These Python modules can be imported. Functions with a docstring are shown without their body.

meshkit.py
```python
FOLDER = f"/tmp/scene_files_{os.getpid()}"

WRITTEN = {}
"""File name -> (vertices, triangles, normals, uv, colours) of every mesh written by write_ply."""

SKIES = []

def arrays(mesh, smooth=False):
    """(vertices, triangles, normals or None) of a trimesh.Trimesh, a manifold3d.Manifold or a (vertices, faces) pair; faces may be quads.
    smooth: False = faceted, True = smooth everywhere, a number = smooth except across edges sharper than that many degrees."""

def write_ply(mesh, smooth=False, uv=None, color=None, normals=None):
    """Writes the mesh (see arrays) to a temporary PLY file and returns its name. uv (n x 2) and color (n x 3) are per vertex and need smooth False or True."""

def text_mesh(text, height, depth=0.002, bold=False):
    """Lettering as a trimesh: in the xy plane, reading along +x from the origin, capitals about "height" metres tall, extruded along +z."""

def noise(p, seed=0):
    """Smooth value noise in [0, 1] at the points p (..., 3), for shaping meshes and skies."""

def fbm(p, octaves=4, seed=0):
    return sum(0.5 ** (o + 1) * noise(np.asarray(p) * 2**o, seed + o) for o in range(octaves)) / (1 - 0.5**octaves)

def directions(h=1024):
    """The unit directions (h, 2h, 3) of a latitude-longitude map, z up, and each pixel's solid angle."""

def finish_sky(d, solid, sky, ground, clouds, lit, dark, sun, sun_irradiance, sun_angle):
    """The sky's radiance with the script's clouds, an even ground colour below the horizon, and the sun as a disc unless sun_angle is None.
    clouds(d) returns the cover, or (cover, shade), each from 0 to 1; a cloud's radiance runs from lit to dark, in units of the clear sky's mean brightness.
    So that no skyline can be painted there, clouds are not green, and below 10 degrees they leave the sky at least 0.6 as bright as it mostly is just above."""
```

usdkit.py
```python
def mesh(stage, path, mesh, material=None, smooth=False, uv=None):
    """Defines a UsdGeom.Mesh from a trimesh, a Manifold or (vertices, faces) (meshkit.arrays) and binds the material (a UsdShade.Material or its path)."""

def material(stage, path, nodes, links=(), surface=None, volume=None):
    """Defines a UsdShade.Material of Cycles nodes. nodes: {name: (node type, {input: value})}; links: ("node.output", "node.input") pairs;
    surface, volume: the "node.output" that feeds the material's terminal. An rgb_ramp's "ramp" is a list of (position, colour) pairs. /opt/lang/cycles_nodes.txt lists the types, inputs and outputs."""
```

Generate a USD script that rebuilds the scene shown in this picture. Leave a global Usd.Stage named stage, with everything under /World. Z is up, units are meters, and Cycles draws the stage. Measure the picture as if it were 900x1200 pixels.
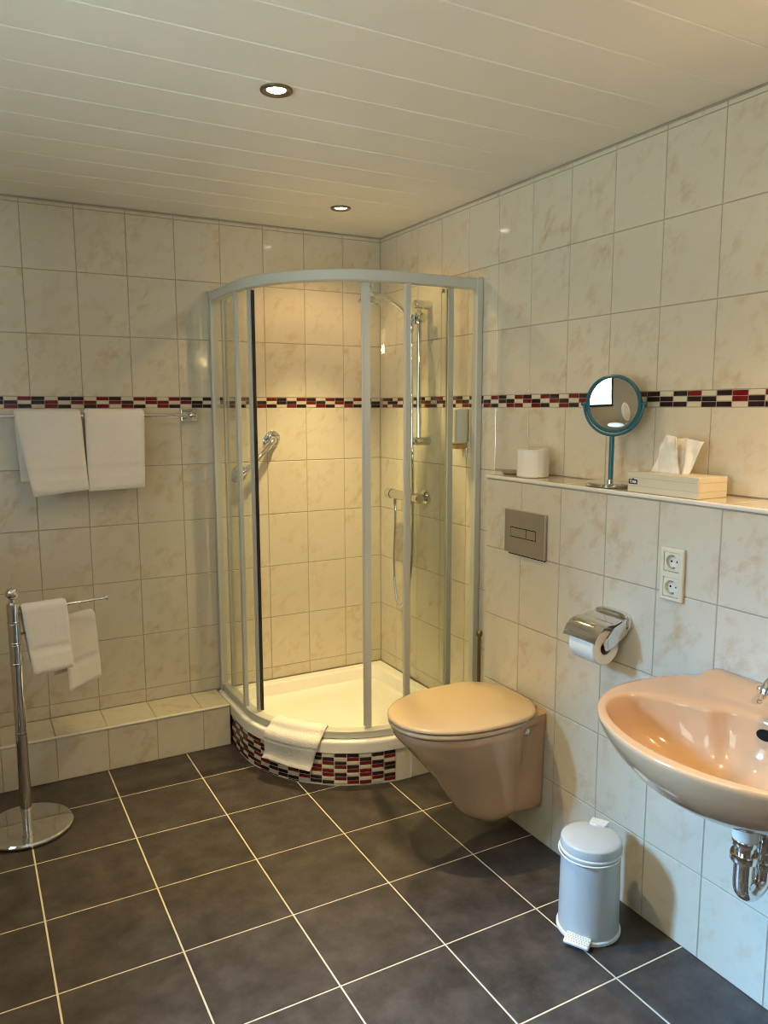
import math, random
import numpy as np, trimesh, manifold3d as m3
from shapely.geometry import Polygon, LineString, Point
from scipy.interpolate import CubicSpline
from scipy.spatial.transform import Rotation as Rot
from pxr import Usd, UsdGeom, UsdLux, UsdShade, Gf, Sdf
import usdkit, meshkit

random.seed(7)
RNG = np.random.default_rng(11)
stage = Usd.Stage.CreateInMemory()
UsdGeom.SetStageUpAxis(stage, 'Z')
UsdGeom.SetStageMetersPerUnit(stage, 1.0)
UsdGeom.Xform.Define(stage, '/World')
UsdGeom.Scope.Define(stage, '/World/Looks')

# ------------------------------------------------------------------ camera, daylight, exposure
# the room: back wall is y=0, right wall is x=0, floor z=0; it lies towards -x, -y
CAM = np.array([-1.86199, -3.43774, 1.49979])
R_CAM = Rot.from_euler('ZXY', [-0.500721, -0.134602, 0.001678]).as_matrix()   # columns: right, forward, up
F_PX = 903.386
cam = UsdGeom.Camera.Define(stage, '/World/camera')
mx = np.eye(4)
mx[0, :3], mx[1, :3], mx[2, :3], mx[3, :3] = R_CAM[:, 0], R_CAM[:, 2], -R_CAM[:, 1], CAM
cam.AddTransformOp().Set(Gf.Matrix4d(mx.tolist()))
cam.CreateHorizontalApertureAttr(36.0)
cam.CreateVerticalApertureAttr(48.0)
cam.CreateFocalLengthAttr(36.0 * F_PX / 900.0)
cam.CreateClippingRangeAttr(Gf.Vec2f(0.02, 100.0))
cam.CreateExposureAttr(0.04)

ROOM_H, X_LEFT, Y_FRONT = 2.318, -2.60, -4.60
WIN_Y, WIN_Z = (-1.56, -0.90), (1.15, 2.12)          # the windows in the left wall
WIN2_Y, WIN2_Z = (-3.30, -2.30), (1.05, 2.20)

dome = UsdLux.DomeLight.Define(stage, '/World/sky')
dome.CreateColorAttr(Gf.Vec3f(0.86, 0.94, 0.92))
dome.CreateIntensityAttr(1.3)
DAY = UsdLux.RectLight.Define(stage, '/World/window_daylight')      # the patch of bright sky the window faces
DAY.CreateWidthAttr(0.9)
DAY.CreateHeightAttr(0.9)
DAY.CreateColorAttr(Gf.Vec3f(0.24, 0.53, 1.0))
DAY.CreateIntensityAttr(380.0)
_wc = np.array([X_LEFT, sum(WIN_Y) / 2, sum(WIN_Z) / 2])
_dir = np.array([1.0, -0.60, -0.74]); _dir /= np.linalg.norm(_dir)
_dx = np.cross([0, 0, 1.0], -_dir); _dx /= np.linalg.norm(_dx)
_dm = np.eye(4); _dm[0, :3], _dm[1, :3], _dm[2, :3], _dm[3, :3] = _dx, np.cross(-_dir, _dx), -_dir, _wc - _dir * 2.5
DAY.AddTransformOp().Set(Gf.Matrix4d(_dm.tolist()))

LOW = UsdLux.RectLight.Define(stage, '/World/ground_daylight')      # bright ground outside the second window
LOW.CreateWidthAttr(1.0); LOW.CreateHeightAttr(1.0)
LOW.CreateColorAttr(Gf.Vec3f(0.80, 0.95, 1.0)); LOW.CreateIntensityAttr(22.0)
_dir2 = np.array([1.3, 1.0, 0.7]); _dir2 /= np.linalg.norm(_dir2)
_dx2 = np.cross([0, 0, 1.0], -_dir2); _dx2 /= np.linalg.norm(_dx2)
_dm2 = np.eye(4); _dm2[0, :3], _dm2[1, :3], _dm2[2, :3], _dm2[3, :3] = _dx2, np.cross(-_dir2, _dx2), -_dir2, np.array([X_LEFT, sum(WIN2_Y) / 2, 1.6]) - _dir2 * 1.6
LOW.AddTransformOp().Set(Gf.Matrix4d(_dm2.tolist()))

SPOT_POWER, SPILL_POWER = 6400.0, 640.0
SPOT_COLOR, SPILL_COLOR = (1.0, 0.75, 0.33), (1.0, 0.62, 0.25)
MIRROR_LAMP_POWER, MIRROR_LAMP_COLOR = 520.0, (1.0, 0.64, 0.31)

# ------------------------------------------------------------------ helpers
_count = {}
def numbered(path):
    n = _count.get(path, -1) + 1
    _count[path] = n
    return path if n == 0 else f'{path}_{n:03d}'

_loc = {}
def custom(p, **kw):
    for k, v in kw.items():
        if v:
            p.SetCustomDataByKey(k, v)

def thing(name, label, cat=None, loc=(0, 0, 0), group=None, kind=None):
    path = numbered('/World/' + name)
    x = UsdGeom.Xform.Define(stage, path)
    x.AddTranslateOp().Set(Gf.Vec3d(*map(float, loc)))
    _loc[path] = np.array(loc, float)
    custom(x.GetPrim(), label=label, category=cat, group=group, kind=kind)
    return path

def part(parent, name, mesh, material, smooth=False, label=None, kind=None):
    """One mesh under a thing or a part; the mesh is given in world coordinates."""
    path = numbered(parent + '/' + name)
    off = _loc['/'.join(parent.split('/')[:3])]
    v, f = arrays(mesh)
    p = usdkit.mesh(stage, path, trimesh.Trimesh(v - off, f, process=False), M[material], smooth=smooth)
    custom(p.GetPrim(), label=label, kind=kind)
    return path

def arrays(mesh):
    if hasattr(mesh, 'to_mesh'):
        m = mesh.to_mesh()
        return np.array(m.vert_properties[:, :3], float), np.array(m.tri_verts)
    if isinstance(mesh, (tuple, list)):
        v, f = np.asarray(mesh[0], float), np.asarray(mesh[1], int)
        if f.shape[1] == 4:
            f = np.vstack([f[:, [0, 1, 2]], f[:, [0, 2, 3]]])
        return v, f
    return np.array(mesh.vertices, float), np.array(mesh.faces)

def join(*ms):
    vs, fs, n = [], [], 0
    for m in ms:
        v, f = arrays(m)
        vs.append(v); fs.append(f + n); n += len(v)
    return trimesh.Trimesh(np.vstack(vs), np.vstack(fs), process=False)

def box(x0, x1, y0, y1, z0, z1):
    b = trimesh.creation.box([abs(x1 - x0), abs(y1 - y0), abs(z1 - z0)])
    b.apply_translation([(x0 + x1) / 2, (y0 + y1) / 2, (z0 + z1) / 2])
    return b

def bevel_box(x0, x1, y0, y1, z0, z1, r=0.003, n=3):
    """Rounded box: hull of eight spheres."""
    x0, x1 = sorted((x0, x1)); y0, y1 = sorted((y0, y1)); z0, z1 = sorted((z0, z1))
    s = m3.Manifold.sphere(r, 4 * n)
    return m3.Manifold.batch_hull([s.translate([x, y, z]) for x in (x0 + r, x1 - r) for y in (y0 + r, y1 - r) for z in (z0 + r, z1 - r)])

def slab(origin, U, V, N, w, h, t, b=0.0012):
    """A tile: rectangle w x h in axes U, V at origin, raised t along N, edges chamfered by b."""
    o, U, V, N = (np.asarray(a, float) for a in (origin, U, V, N))
    rings = []
    for inset, z in ((0, 0), (0, t - b), (b, t)):
        for a, c in ((inset, inset), (w - inset, inset), (w - inset, h - inset), (inset, h - inset)):
            rings.append(o + U * a + V * c + N * z)
    f = []
    for k in range(2):
        for i in range(4):
            j = (i + 1) % 4
            f += [(4 * k + i, 4 * k + j, 4 * k + 4 + j), (4 * k + i, 4 * k + 4 + j, 4 * k + 4 + i)]
    f += [(8, 9, 10), (8, 10, 11), (0, 2, 1), (0, 3, 2)]
    if np.dot(np.cross(U, V), N) < 0:
        f = [t_[::-1] for t_ in f]
    return trimesh.Trimesh(np.array(rings), np.array(f), process=False)

def lathe(profile, n=40, axis='z', at=(0, 0, 0)):
    """Closed surface of revolution from (radius, height) points; the ends are capped."""
    p = np.array(profile, float)
    a = np.linspace(0, 2 * np.pi, n, endpoint=False)
    v = np.stack([p[:, 0][:, None] * np.cos(a), p[:, 0][:, None] * np.sin(a), np.repeat(p[:, 1][:, None], n, 1)], -1).reshape(-1, 3)
    f = []
    for i in range(len(p) - 1):
        for j in range(n):
            k = (j + 1) % n
            f += [(i * n + j, i * n + k, i * n + n + k), (i * n + j, i * n + n + k, i * n + n + j)]
    v = np.vstack([v, [[0, 0, p[0, 1]], [0, 0, p[-1, 1]]]])
    c0, c1 = len(v) - 2, len(v) - 1
    last = (len(p) - 1) * n
    for j in range(n):
        k = (j + 1) % n
        f += [(c0, k, j), (c1, last + j, last + k)]
    f = np.array(f)
    if p[-1, 1] < p[0, 1]:
        f = f[:, ::-1]
    if axis == 'x':
        v = v[:, [2, 0, 1]]
    elif axis == 'y':
        v = v[:, [1, 2, 0]]
    m = trimesh.Trimesh(v + np.asarray(at, float), f, process=False)
    return m

def bezier(pts, n=30):
    """A smooth curve through the points."""
    p = np.array(pts, float)
    t = np.r_[0, np.cumsum(np.linalg.norm(np.diff(p, axis=0), axis=1))]
    return CubicSpline(t, p)(np.linspace(0, t[-1], n))

def tube(points, radius, sides=14):
    p = np.asarray(points, float)
    r = np.broadcast_to(radius, (len(p),))
    t = np.gradient(p, axis=0)
    t /= np.linalg.norm(t, axis=1, keepdims=True)
    a = np.cross(t[0], [0, 0, 1.0]) if abs(t[0][2]) < .9 else np.cross(t[0], [1.0, 0, 0])
    A = []
    for ti in t:                       # parallel transport
        a = a - ti * (a @ ti); a = a / np.linalg.norm(a); A.append(a)
    A = np.array(A); B = np.cross(t, A)
    ang = np.arange(sides) * 2 * np.pi / sides
    v = p[:, None] + r[:, None, None] * (np.cos(ang)[None, :, None] * A[:, None] + np.sin(ang)[None, :, None] * B[:, None])
    return grid_closed(v)

def grid_closed(v, caps=True):
    """v: (rings, sides, 3), closed around; ends capped to their centres."""
    nr, ns = v.shape[:2]
    V = v.reshape(-1, 3)
    f = []
    for i in range(nr - 1):
        for j in range(ns):
            k = (j + 1) % ns
            f += [(i * ns + j, i * ns + k, i * ns + ns + k), (i * ns + j, i * ns + ns + k, i * ns + ns + j)]
    if caps:
        V = np.vstack([V, v[0].mean(0), v[-1].mean(0)])
        c0, c1 = len(V) - 2, len(V) - 1
        for j in range(ns):
            k = (j + 1) % ns
            f += [(c0, k, j), (c1, (nr - 1) * ns + j, (nr - 1) * ns + k)]
    m = trimesh.Trimesh(V, np.array(f), process=False)
    if caps and m.volume < 0:
        m.invert()
    return m

def rot_about(m, axis, deg, point):
    v, f = arrays(m)
    Rm = Rot.from_rotvec(np.radians(deg) * np.asarray(axis, float)).as_matrix()
    return trimesh.Trimesh((v - point) @ Rm.T + point, f, process=False)

# ------------------------------------------------------------------ materials
M = {}
def mat(name, nodes, links=(), surface='p.BSDF'):
    M[name] = usdkit.material(stage, '/World/Looks/' + name, nodes, links, surface=surface)

def plain(name, color, rough=0.4, metallic=0.0, **kw):
    mat(name, {'p': ('principled_bsdf', dict(base_color=color, roughness=rough, metallic=metallic, **kw))})

def marble_nodes(base, pink, amount, rough):
    s3, s2, s6 = 3 ** .5, 2 ** .5, 6 ** .5
    nodes = {
        'g': ('geometry', {}), 'o': ('object_info', {}),
        'rx': ('math', {'math_type': 'multiply', 'value2': 37.0}),
        'off': ('combine_xyz', {}), 'pos': ('vector_math', {'math_type': 'add'}),
        'da': ('vector_math', {'math_type': 'dot_product', 'vector2': (1 / s3, -1 / s3, 1 / s3)}),
        'db': ('vector_math', {'math_type': 'dot_product', 'vector2': (1 / s2, 1 / s2, 0)}),
        'dc': ('vector_math', {'math_type': 'dot_product', 'vector2': (1 / s6, -1 / s6, -2 / s6)}),
        'sa': ('math', {'math_type': 'multiply', 'value2': 0.42}),
        'v': ('combine_xyz', {}),
        'n': ('noise_texture', {'scale': 22.0, 'detail': 4.0, 'roughness': 0.62, 'distortion': 0.15}),
        'r': ('rgb_ramp', {'ramp': [(0.50, (0, 0, 0)), (0.60, (.45, .45, .45)), (0.74, (1, 1, 1))]}),
        'n2': ('noise_texture', {'scale': 5.0, 'detail': 2.0}),
        'r2': ('rgb_ramp', {'ramp': [(0.36, (.1, .1, .1)), (0.62, (1, 1, 1))]}),
        'mul': ('math', {'math_type': 'multiply'}), 'amt': ('math', {'math_type': 'multiply', 'value2': amount}),
        'mix': ('mix', {'color1': base, 'color2': pink}),
        'p': ('principled_bsdf', {'roughness': rough, 'coat_weight': 0.3, 'coat_roughness': 0.05}),
    }
    links = [('o.random', 'rx.value1'), ('rx.value', 'off.x'), ('rx.value', 'off.y'), ('g.position', 'pos.vector1'), ('off.vector', 'pos.vector2'),
             ('pos.vector', 'da.vector1'), ('pos.vector', 'db.vector1'), ('pos.vector', 'dc.vector1'),
             ('da.value', 'sa.value1'), ('sa.value', 'v.x'), ('db.value', 'v.y'), ('dc.value', 'v.z'),
             ('v.vector', 'n.vector'), ('v.vector', 'n2.vector'), ('n.fac', 'r.fac'), ('n2.fac', 'r2.fac'), ('r.color', 'mul.value1'), ('r2.color', 'mul.value2'),
             ('mul.value', 'amt.value1'), ('amt.value', 'mix.fac'), ('mix.color', 'p.base_color')]
    return nodes, links

mat('wall_tile', *marble_nodes((0.66, 0.60, 0.47), (0.54, 0.39, 0.22), 0.85, 0.13))
mat('slate', {
    'g': ('geometry', {}), 'o': ('object_info', {}), 'rx': ('math', {'math_type': 'multiply', 'value2': 53.0}),
    'off': ('combine_xyz', {}), 'pos': ('vector_math', {'math_type': 'add'}),
    'n': ('noise_texture', {'scale': 9.0, 'detail': 6.0, 'roughness': 0.68}),
    'r': ('rgb_ramp', {'ramp': [(0.30, (0.026, 0.021, 0.019)), (0.50, (0.053, 0.043, 0.038)), (0.72, (0.090, 0.074, 0.066))]}),
    'n2': ('noise_texture', {'scale': 60.0, 'detail': 4.0, 'roughness': 0.7}),
    'rr': ('map_range', {'from_min': 0.3, 'from_max': 0.7, 'to_min': 0.34, 'to_max': 0.5}),
    'b': ('bump', {'strength': 0.12, 'distance': 0.002}),
    'p': ('principled_bsdf', {})},
    [('o.random', 'rx.value1'), ('rx.value', 'off.x'), ('rx.value', 'off.y'), ('g.position', 'pos.vector1'), ('off.vector', 'pos.vector2'),
     ('pos.vector', 'n.vector'), ('pos.vector', 'n2.vector'), ('n.fac', 'r.fac'), ('r.color', 'p.base_color'), ('n2.fac', 'rr.value'), ('rr.result', 'p.roughness'),
     ('n2.fac', 'b.height'), ('b.normal', 'p.normal')])

def noisy(name, c1, c2, scale, rough, bump=0.0, bscale=None, **kw):
    mat(name, {'t': ('texture_coordinate', {}), 'n': ('noise_texture', {'scale': scale, 'detail': 4.0}),
               'm': ('mix', {'color1': c1, 'color2': c2}), 'n2': ('noise_texture', {'scale': bscale or scale * 4, 'detail': 3.0}),
               'b': ('bump', {'strength': bump, 'distance': 0.002}), 'p': ('principled_bsdf', {'roughness': rough, **kw})},
        [('t.object', 'n.vector'), ('t.object', 'n2.vector'), ('n.fac', 'm.fac'), ('m.color', 'p.base_color'), ('n2.fac', 'b.height'), ('b.normal', 'p.normal')])

noisy('wall_grout', (0.36, 0.31, 0.23), (0.44, 0.38, 0.28), 14, 0.85)
noisy('floor_grout', (0.62, 0.55, 0.40), (0.74, 0.66, 0.48), 10, 0.85)
noisy('plaster', (0.50, 0.46, 0.38), (0.56, 0.51, 0.42), 6, 0.85, 0.1)
noisy('ceiling_board', (0.76, 0.73, 0.65), (0.80, 0.77, 0.69), 3, 0.42)
plain('ceiling_gap', (0.36, 0.31, 0.23), 0.9)
noisy('terry', (0.80, 0.76, 0.70), (0.86, 0.82, 0.76), 30, 0.95, 0.9, 420, sheen_weight=0.25)
noisy('terry_band', (0.78, 0.74, 0.68), (0.83, 0.79, 0.73), 30, 0.85, 0.4, 700)
plain('chrome', (0.78, 0.78, 0.77), 0.07, 1.0)
plain('satin_steel', (0.50, 0.46, 0.38), 0.38, 0.85)
plain('aluminium', (0.54, 0.54, 0.48), 0.38)
plain('seal_black', (0.012, 0.012, 0.014), 0.5)
plain('enamel', (0.88, 0.85, 0.77), 0.14, coat_weight=0.5)
plain('white_plastic', (0.74, 0.72, 0.64), 0.30)
plain('trim_white', (0.78, 0.73, 0.62), 0.25)
plain('ceramic', (0.56, 0.35, 0.195), 0.10, coat_weight=0.6, coat_roughness=0.03)
plain('seat_plastic', (0.54, 0.405, 0.25), 0.22)
plain('dark', (0.008, 0.007, 0.006), 0.8, specular_ior_level=0.1)
plain('bin_paint', (0.56, 0.56, 0.53), 0.28, coat_weight=0.3)
plain('bin_white', (0.82, 0.80, 0.74), 0.35)
plain('teal', (0.008, 0.105, 0.155), 0.3)
plain('paper', (0.80, 0.76, 0.66), 0.9)
plain('paper_end', (0.74, 0.70, 0.62), 0.95)
plain('cardboard', (0.30, 0.22, 0.14), 0.9)
noisy('carton', (0.68, 0.62, 0.45), (0.62, 0.56, 0.39), 8, 0.55)
plain('carton_line', (0.48, 0.43, 0.31), 0.6)
plain('ink', (0.02, 0.02, 0.03), 0.5)
plain('print_white', (0.85, 0.85, 0.82), 0.5)
plain('socket_cream', (0.72, 0.67, 0.50), 0.28)
plain('bronze_ring', (0.20, 0.15, 0.10), 0.35, 0.8)
plain('brass', (0.30, 0.20, 0.09), 0.35, 0.9)
plain('amber', (0.65, 0.36, 0.08), 0.3)
plain('orange', (0.75, 0.22, 0.05), 0.4)
plain('red', (0.5, 0.03, 0.03), 0.4)
plain('window_frame_paint', (0.015, 0.017, 0.022), 0.4)
plain('opal', (0.90, 0.86, 0.72), 0.3)
plain('mirror_silver', (0.88, 0.90, 0.88), 0.015, 1.0)
plain('mosaic_cream', (0.66, 0.58, 0.44), 0.18)
plain('mosaic_grout', (0.74, 0.69, 0.57), 0.8)
for nm, c1, c2 in (('mosaic_red', (0.11, 0.005, 0.009), (0.23, 0.014, 0.016)), ('mosaic_brown', (0.014, 0.007, 0.007), (0.040, 0.020, 0.019))):
    noisy(nm, c1, c2, 40, 0.10)
mat('glass', {'t': ('transparent_bsdf', {'color': (0.955, 0.975, 0.955)}), 'gl': ('glossy_bsdf', {'color': (1, 1, 1), 'roughness': 0.02}),
              'lw': ('layer_weight', {'blend': 0.5}), 'pw': ('math', {'math_type': 'power', 'value2': 4.0}), 'sc': ('math', {'math_type': 'multiply_add', 'value2': 0.55, 'value3': 0.03}), 'mx': ('mix_closure', {})},
    [('lw.facing', 'pw.value1'), ('pw.value', 'sc.value1'), ('sc.value', 'mx.fac'), ('t.BSDF', 'mx.closure1'), ('gl.BSDF', 'mx.closure2')], surface='mx.closure')
mat('bulb', {'e': ('emission', {'color': (1.0, 0.86, 0.66), 'strength': 14.0})}, surface='e.emission')
mat('lamp_glow', {'e': ('emission', {'color': (1.0, 0.70, 0.38), 'strength': 5.0})}, surface='e.emission')

# ------------------------------------------------------------------ setting: floor, walls, ceiling
TW, TH, J = 0.2, 0.2507, 0.003            # tile pitch, and joint
ZS, Z_MOS1, Z_MOS0, ZL, LD = 2.2984, 1.5470, 1.4998, 0.1884, 0.2128
SHELF_Z, PX, PY = 1.2565, -0.1818, -1.1522
rows_up = [(ZS, ROOM_H), (ZS - TH, ZS), (ZS - 2 * TH, ZS - TH), (Z_MOS1, ZS - 2 * TH)]
rows_down = [(1.2499, Z_MOS0), (0.9992, 1.2499), (0.7485, 0.9992), (0.4978, 0.7485), (0.2471, 0.4978)]

# floor
fl = thing('floor', 'dark slate coloured square floor tiles with pale cream joints', kind='structure')
part(fl, 'grout_bed', box(X_LEFT, 0.05, Y_FRONT, 0.05, -0.10, -0.0015), 'floor_grout')
FS, FX, FY = 0.32652, -1.73656, -0.79396
for i in range(-3, 7):
    for j in range(-4, 12):
        x0, x1 = max(FX + (i - 1) * FS + .0025, X_LEFT), min(FX + i * FS - .0025, -0.002)
        y0, y1 = max(FY - (j + 1) * FS + .0025, Y_FRONT), min(FY - j * FS - .0025, -0.002)
        if x1 - x0 < .02 or y1 - y0 < .02 or y0 > -0.214:
            continue
        part(fl, 'tile', slab((x0, y0, -0.008), (1, 0, 0), (0, 1, 0), (0, 0, 1), x1 - x0, y1 - y0, 0.008, 0.001), 'slate')

def mosaic_piece(parent, origin, U, V, N, w, h, colour):
    part(parent, 'mosaic_piece', slab(origin, U, V, N, w, h, 0.006, 0.001), 'mosaic_' + colour)

_mr = random.Random(5)
def mosaic_colours(col, n, shift=0):
    """Diagonal brick pattern brown, red, cream from the top down, shifted by one from column to column."""
    out = []
    for r in range(n):
        k = (r - col + shift) % 3
        c = ('brown', 'red', 'cream')[k]
        q = _mr.random()
        if c == 'red' and q < .36: c = 'brown'
        elif c == 'brown' and q < .16: c = 'red'
        out.append(c)
    return out

def band(parent, origin, U, N, n, skip=None):
    """Three courses of mosaic, n columns along U starting at origin (its z is the bottom)."""
    o = np.asarray(origin, float); U = np.asarray(U, float); N = np.asarray(N, float)
    hp = (Z_MOS1 - Z_MOS0) / 3
    for c in range(n):
        dz = _mr.uniform(-.0006, .0006)
        for r, col in enumerate(mosaic_colours(c, 3, 1)):
            p = o + U * (c * .05 + .0014) + np.array([0, 0, (2 - r) * hp + .0009 + dz])
            mosaic_piece(parent, p, U, (0, 0, 1), N, .05 - .0028, hp - .0020, col)

T = 0.006                                  # tile face stands this far out of the wall plane's bed
# back wall: faces at y = 0
wb = thing('wall_back', 'back wall of cream marbled tiles with a red brown mosaic band', kind='structure')
part(wb, 'grout_bed', box(X_LEFT - .1, 0.1, 0.0018, 0.1, 0, ROOM_H + .05), 'wall_grout')
xs = [0.0] + [-(0.20412 + TW * k) for k in range(0, 13)]
for a, b in zip(xs[:-1], xs[1:]):
    b = max(b, X_LEFT)
    if a - b < .01: continue
    for z0, z1 in rows_up + rows_down + [(ZL, 0.2471)]:
        if z1 > 2.31: z1 = ROOM_H - 0.004
        part(wb, 'tile', slab((b + J / 2, T, z0 + J / 2), (1, 0, 0), (0, 0, 1), (0, -1, 0), a - b - J, z1 - z0 - J, T), 'wall_tile')
band(wb, (-0.002 - .05 * 51, T, Z_MOS0), (1, 0, 0), (0, -1, 0), 51)

# right wall: faces at x = 0
wr = thing('wall_right', 'right wall of cream marbled tiles above the shelf with mosaic band', kind='structure')
part(wr, 'grout_bed', box(0.0018, 0.1, Y_FRONT, 0.1, 0, ROOM_H + .05), 'wall_grout')
ys = [0.0] + [-(0.15725 + TW * k) for k in range(0, 15)]
for a, b in zip(ys[:-1], ys[1:]):
    for z0, z1 in rows_up + [rows_down[0]]:
        if z1 > 2.31: z1 = ROOM_H - 0.004
        if z0 < 1.26 and b < PY - .001: z0 = max(z0, SHELF_Z + .001)
        part(wr, 'tile', slab((T, a - J / 2, z0 + J / 2), (0, -1, 0), (0, 0, 1), (-1, 0, 0), a - b - J, z1 - z0 - J, T), 'wall_tile')
    if a > PY + .01:
        for z0, z1 in rows_down[1:] + [((ZL if a > -.85 else 0.002), 0.2471)]:
            bb = max(b, PY)
            part(wr, 'tile', slab((T, a - J / 2, z0 + J / 2), (0, -1, 0), (0, 0, 1), (-1, 0, 0), a - bb - J, z1 - z0 - J, T), 'wall_tile')
band(wr, (T, -0.022, Z_MOS0), (0, -1, 0), (-1, 0, 0), 57)

# boxed-in lower wall with its shelf: face at x = PX
wl = thing('wall_right_lower', 'boxed-in lower tiled wall carrying toilet and basin under the shelf', kind='structure')
part(wl, 'grout_bed', box(PX + .0018, -0.0005, Y_FRONT, PY - .0018, 0, SHELF_Z - .006), 'wall_grout')
zr = [0.0, 0.2417, 0.4924, 0.7431, 0.9938, 1.2425]
yp = [PY - TW * k for k in range(0, 10)]
for a, b in zip(yp[:-1], yp[1:]):
    for z0, z1 in zip(zr[:-1], zr[1:]):
        part(wl, 'tile', slab((PX + T, a - J / 2, z0 + J / 2), (0, -1, 0), (0, 0, 1), (-1, 0, 0), a - b - J, z1 - z0 - J, T), 'wall_tile')
    part(wl, 'shelf_tile', slab((PX + .004, a - J / 2, SHELF_Z - T), (0, -1, 0), (1, 0, 0), (0, 0, 1), a - b - J, -PX - .006, T), 'wall_tile')
for z0, z1 in zip(zr[:-1], zr[1:]):
    part(wl, 'tile', slab((PX + .004, PY - T, z0 + J / 2), (1, 0, 0), (0, 0, 1), (0, 1, 0), -PX - .006, z1 - z0 - J, T), 'wall_tile')
part(wl, 'edge_trim', bevel_box(PX - .006, PX + .006, yp[-1], PY + .003, SHELF_Z - .011, SHELF_Z + .001, .004), 'trim_white', 40, 'rounded white edge trim')

# tiled ledge along the foot of the back wall
lg = thing('trim_1', 'low tiled ledge along the foot of the back wall', kind='structure')
LX1 = -0.884
part(lg, 'grout_bed', box(X_LEFT, LX1, -LD + .0018, -.0005, 0, ZL - .0018), 'wall_grout')
for a, b in zip(xs[:-1], xs[1:]):
    a, b = min(a, LX1), max(b, X_LEFT)
    if a - b < .012: continue
    part(lg, 'tile', slab((b + J / 2, -LD + .004, ZL - T), (1, 0, 0), (0, 1, 0), (0, 0, 1), a - b - J, LD - .006, T), 'wall_tile')
    part(lg, 'tile', slab((b + J / 2, -LD + T, J / 2), (1, 0, 0), (0, 0, 1), (0, -1, 0), a - b - J, ZL - .012, T), 'wall_tile')
part(lg, 'edge_trim', bevel_box(X_LEFT, LX1, -LD - .004, -LD + .006, ZL - .009, ZL + .001, .0035), 'trim_white', 40, 'rounded white edge trim')

# ceiling boards run along x
ce = thing('ceiling', 'white lacquered ceiling boards with narrow grooves', kind='structure')
part(ce, 'backing', box(X_LEFT - .1, .1, Y_FRONT - .1, .1, ROOM_H + .012, ROOM_H + .06), 'ceiling_gap')
y = -0.005
edges = [-0.005] + [-0.04 - 0.1795 * k for k in range(0, 26)]
for a, b in zip(edges[:-1], edges[1:]):
    part(ce, 'board', slab((X_LEFT, a - .001, ROOM_H + .012), (1, 0, 0), (0, -1, 0), (0, 0, -1), -X_LEFT - .002, a - b - .0025, .012, .0020), 'ceiling_board')

# left wall with the window, front wall (behind the camera)
part_wl = thing('wall_left', 'plain plastered left wall with two windows', kind='structure')
wy = sorted([Y_FRONT, *WIN_Y, *WIN2_Y, .1])
solid = [box(X_LEFT - .12, X_LEFT, wy[i], wy[i + 1], 0, ROOM_H) for i in (0, 2, 4)]
for (y0, y1), (z0, z1) in ((WIN_Y, WIN_Z), (WIN2_Y, WIN2_Z)):
    solid += [box(X_LEFT - .12, X_LEFT, y0, y1, 0, z0), box(X_LEFT - .12, X_LEFT, y0, y1, z1, ROOM_H)]
part(part_wl, 'plaster', join(*solid), 'plaster')
wf = thing('wall_front', 'plain plastered front wall behind the viewer', kind='structure')
part(wf, 'plaster', box(X_LEFT - .12, .1, Y_FRONT - .1, Y_FRONT, 0, ROOM_H), 'plaster')
def ring_frame(y0, y1, z0, z1, t, x0, x1):
    return join(box(x0, x1, y0, y1, z0, z0 + t), box(x0, x1, y0, y1, z1 - t, z1), box(x0, x1, y0, y0 + t, z0 + t, z1 - t), box(x0, x1, y1 - t, y1, z0 + t, z1 - t))
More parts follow.
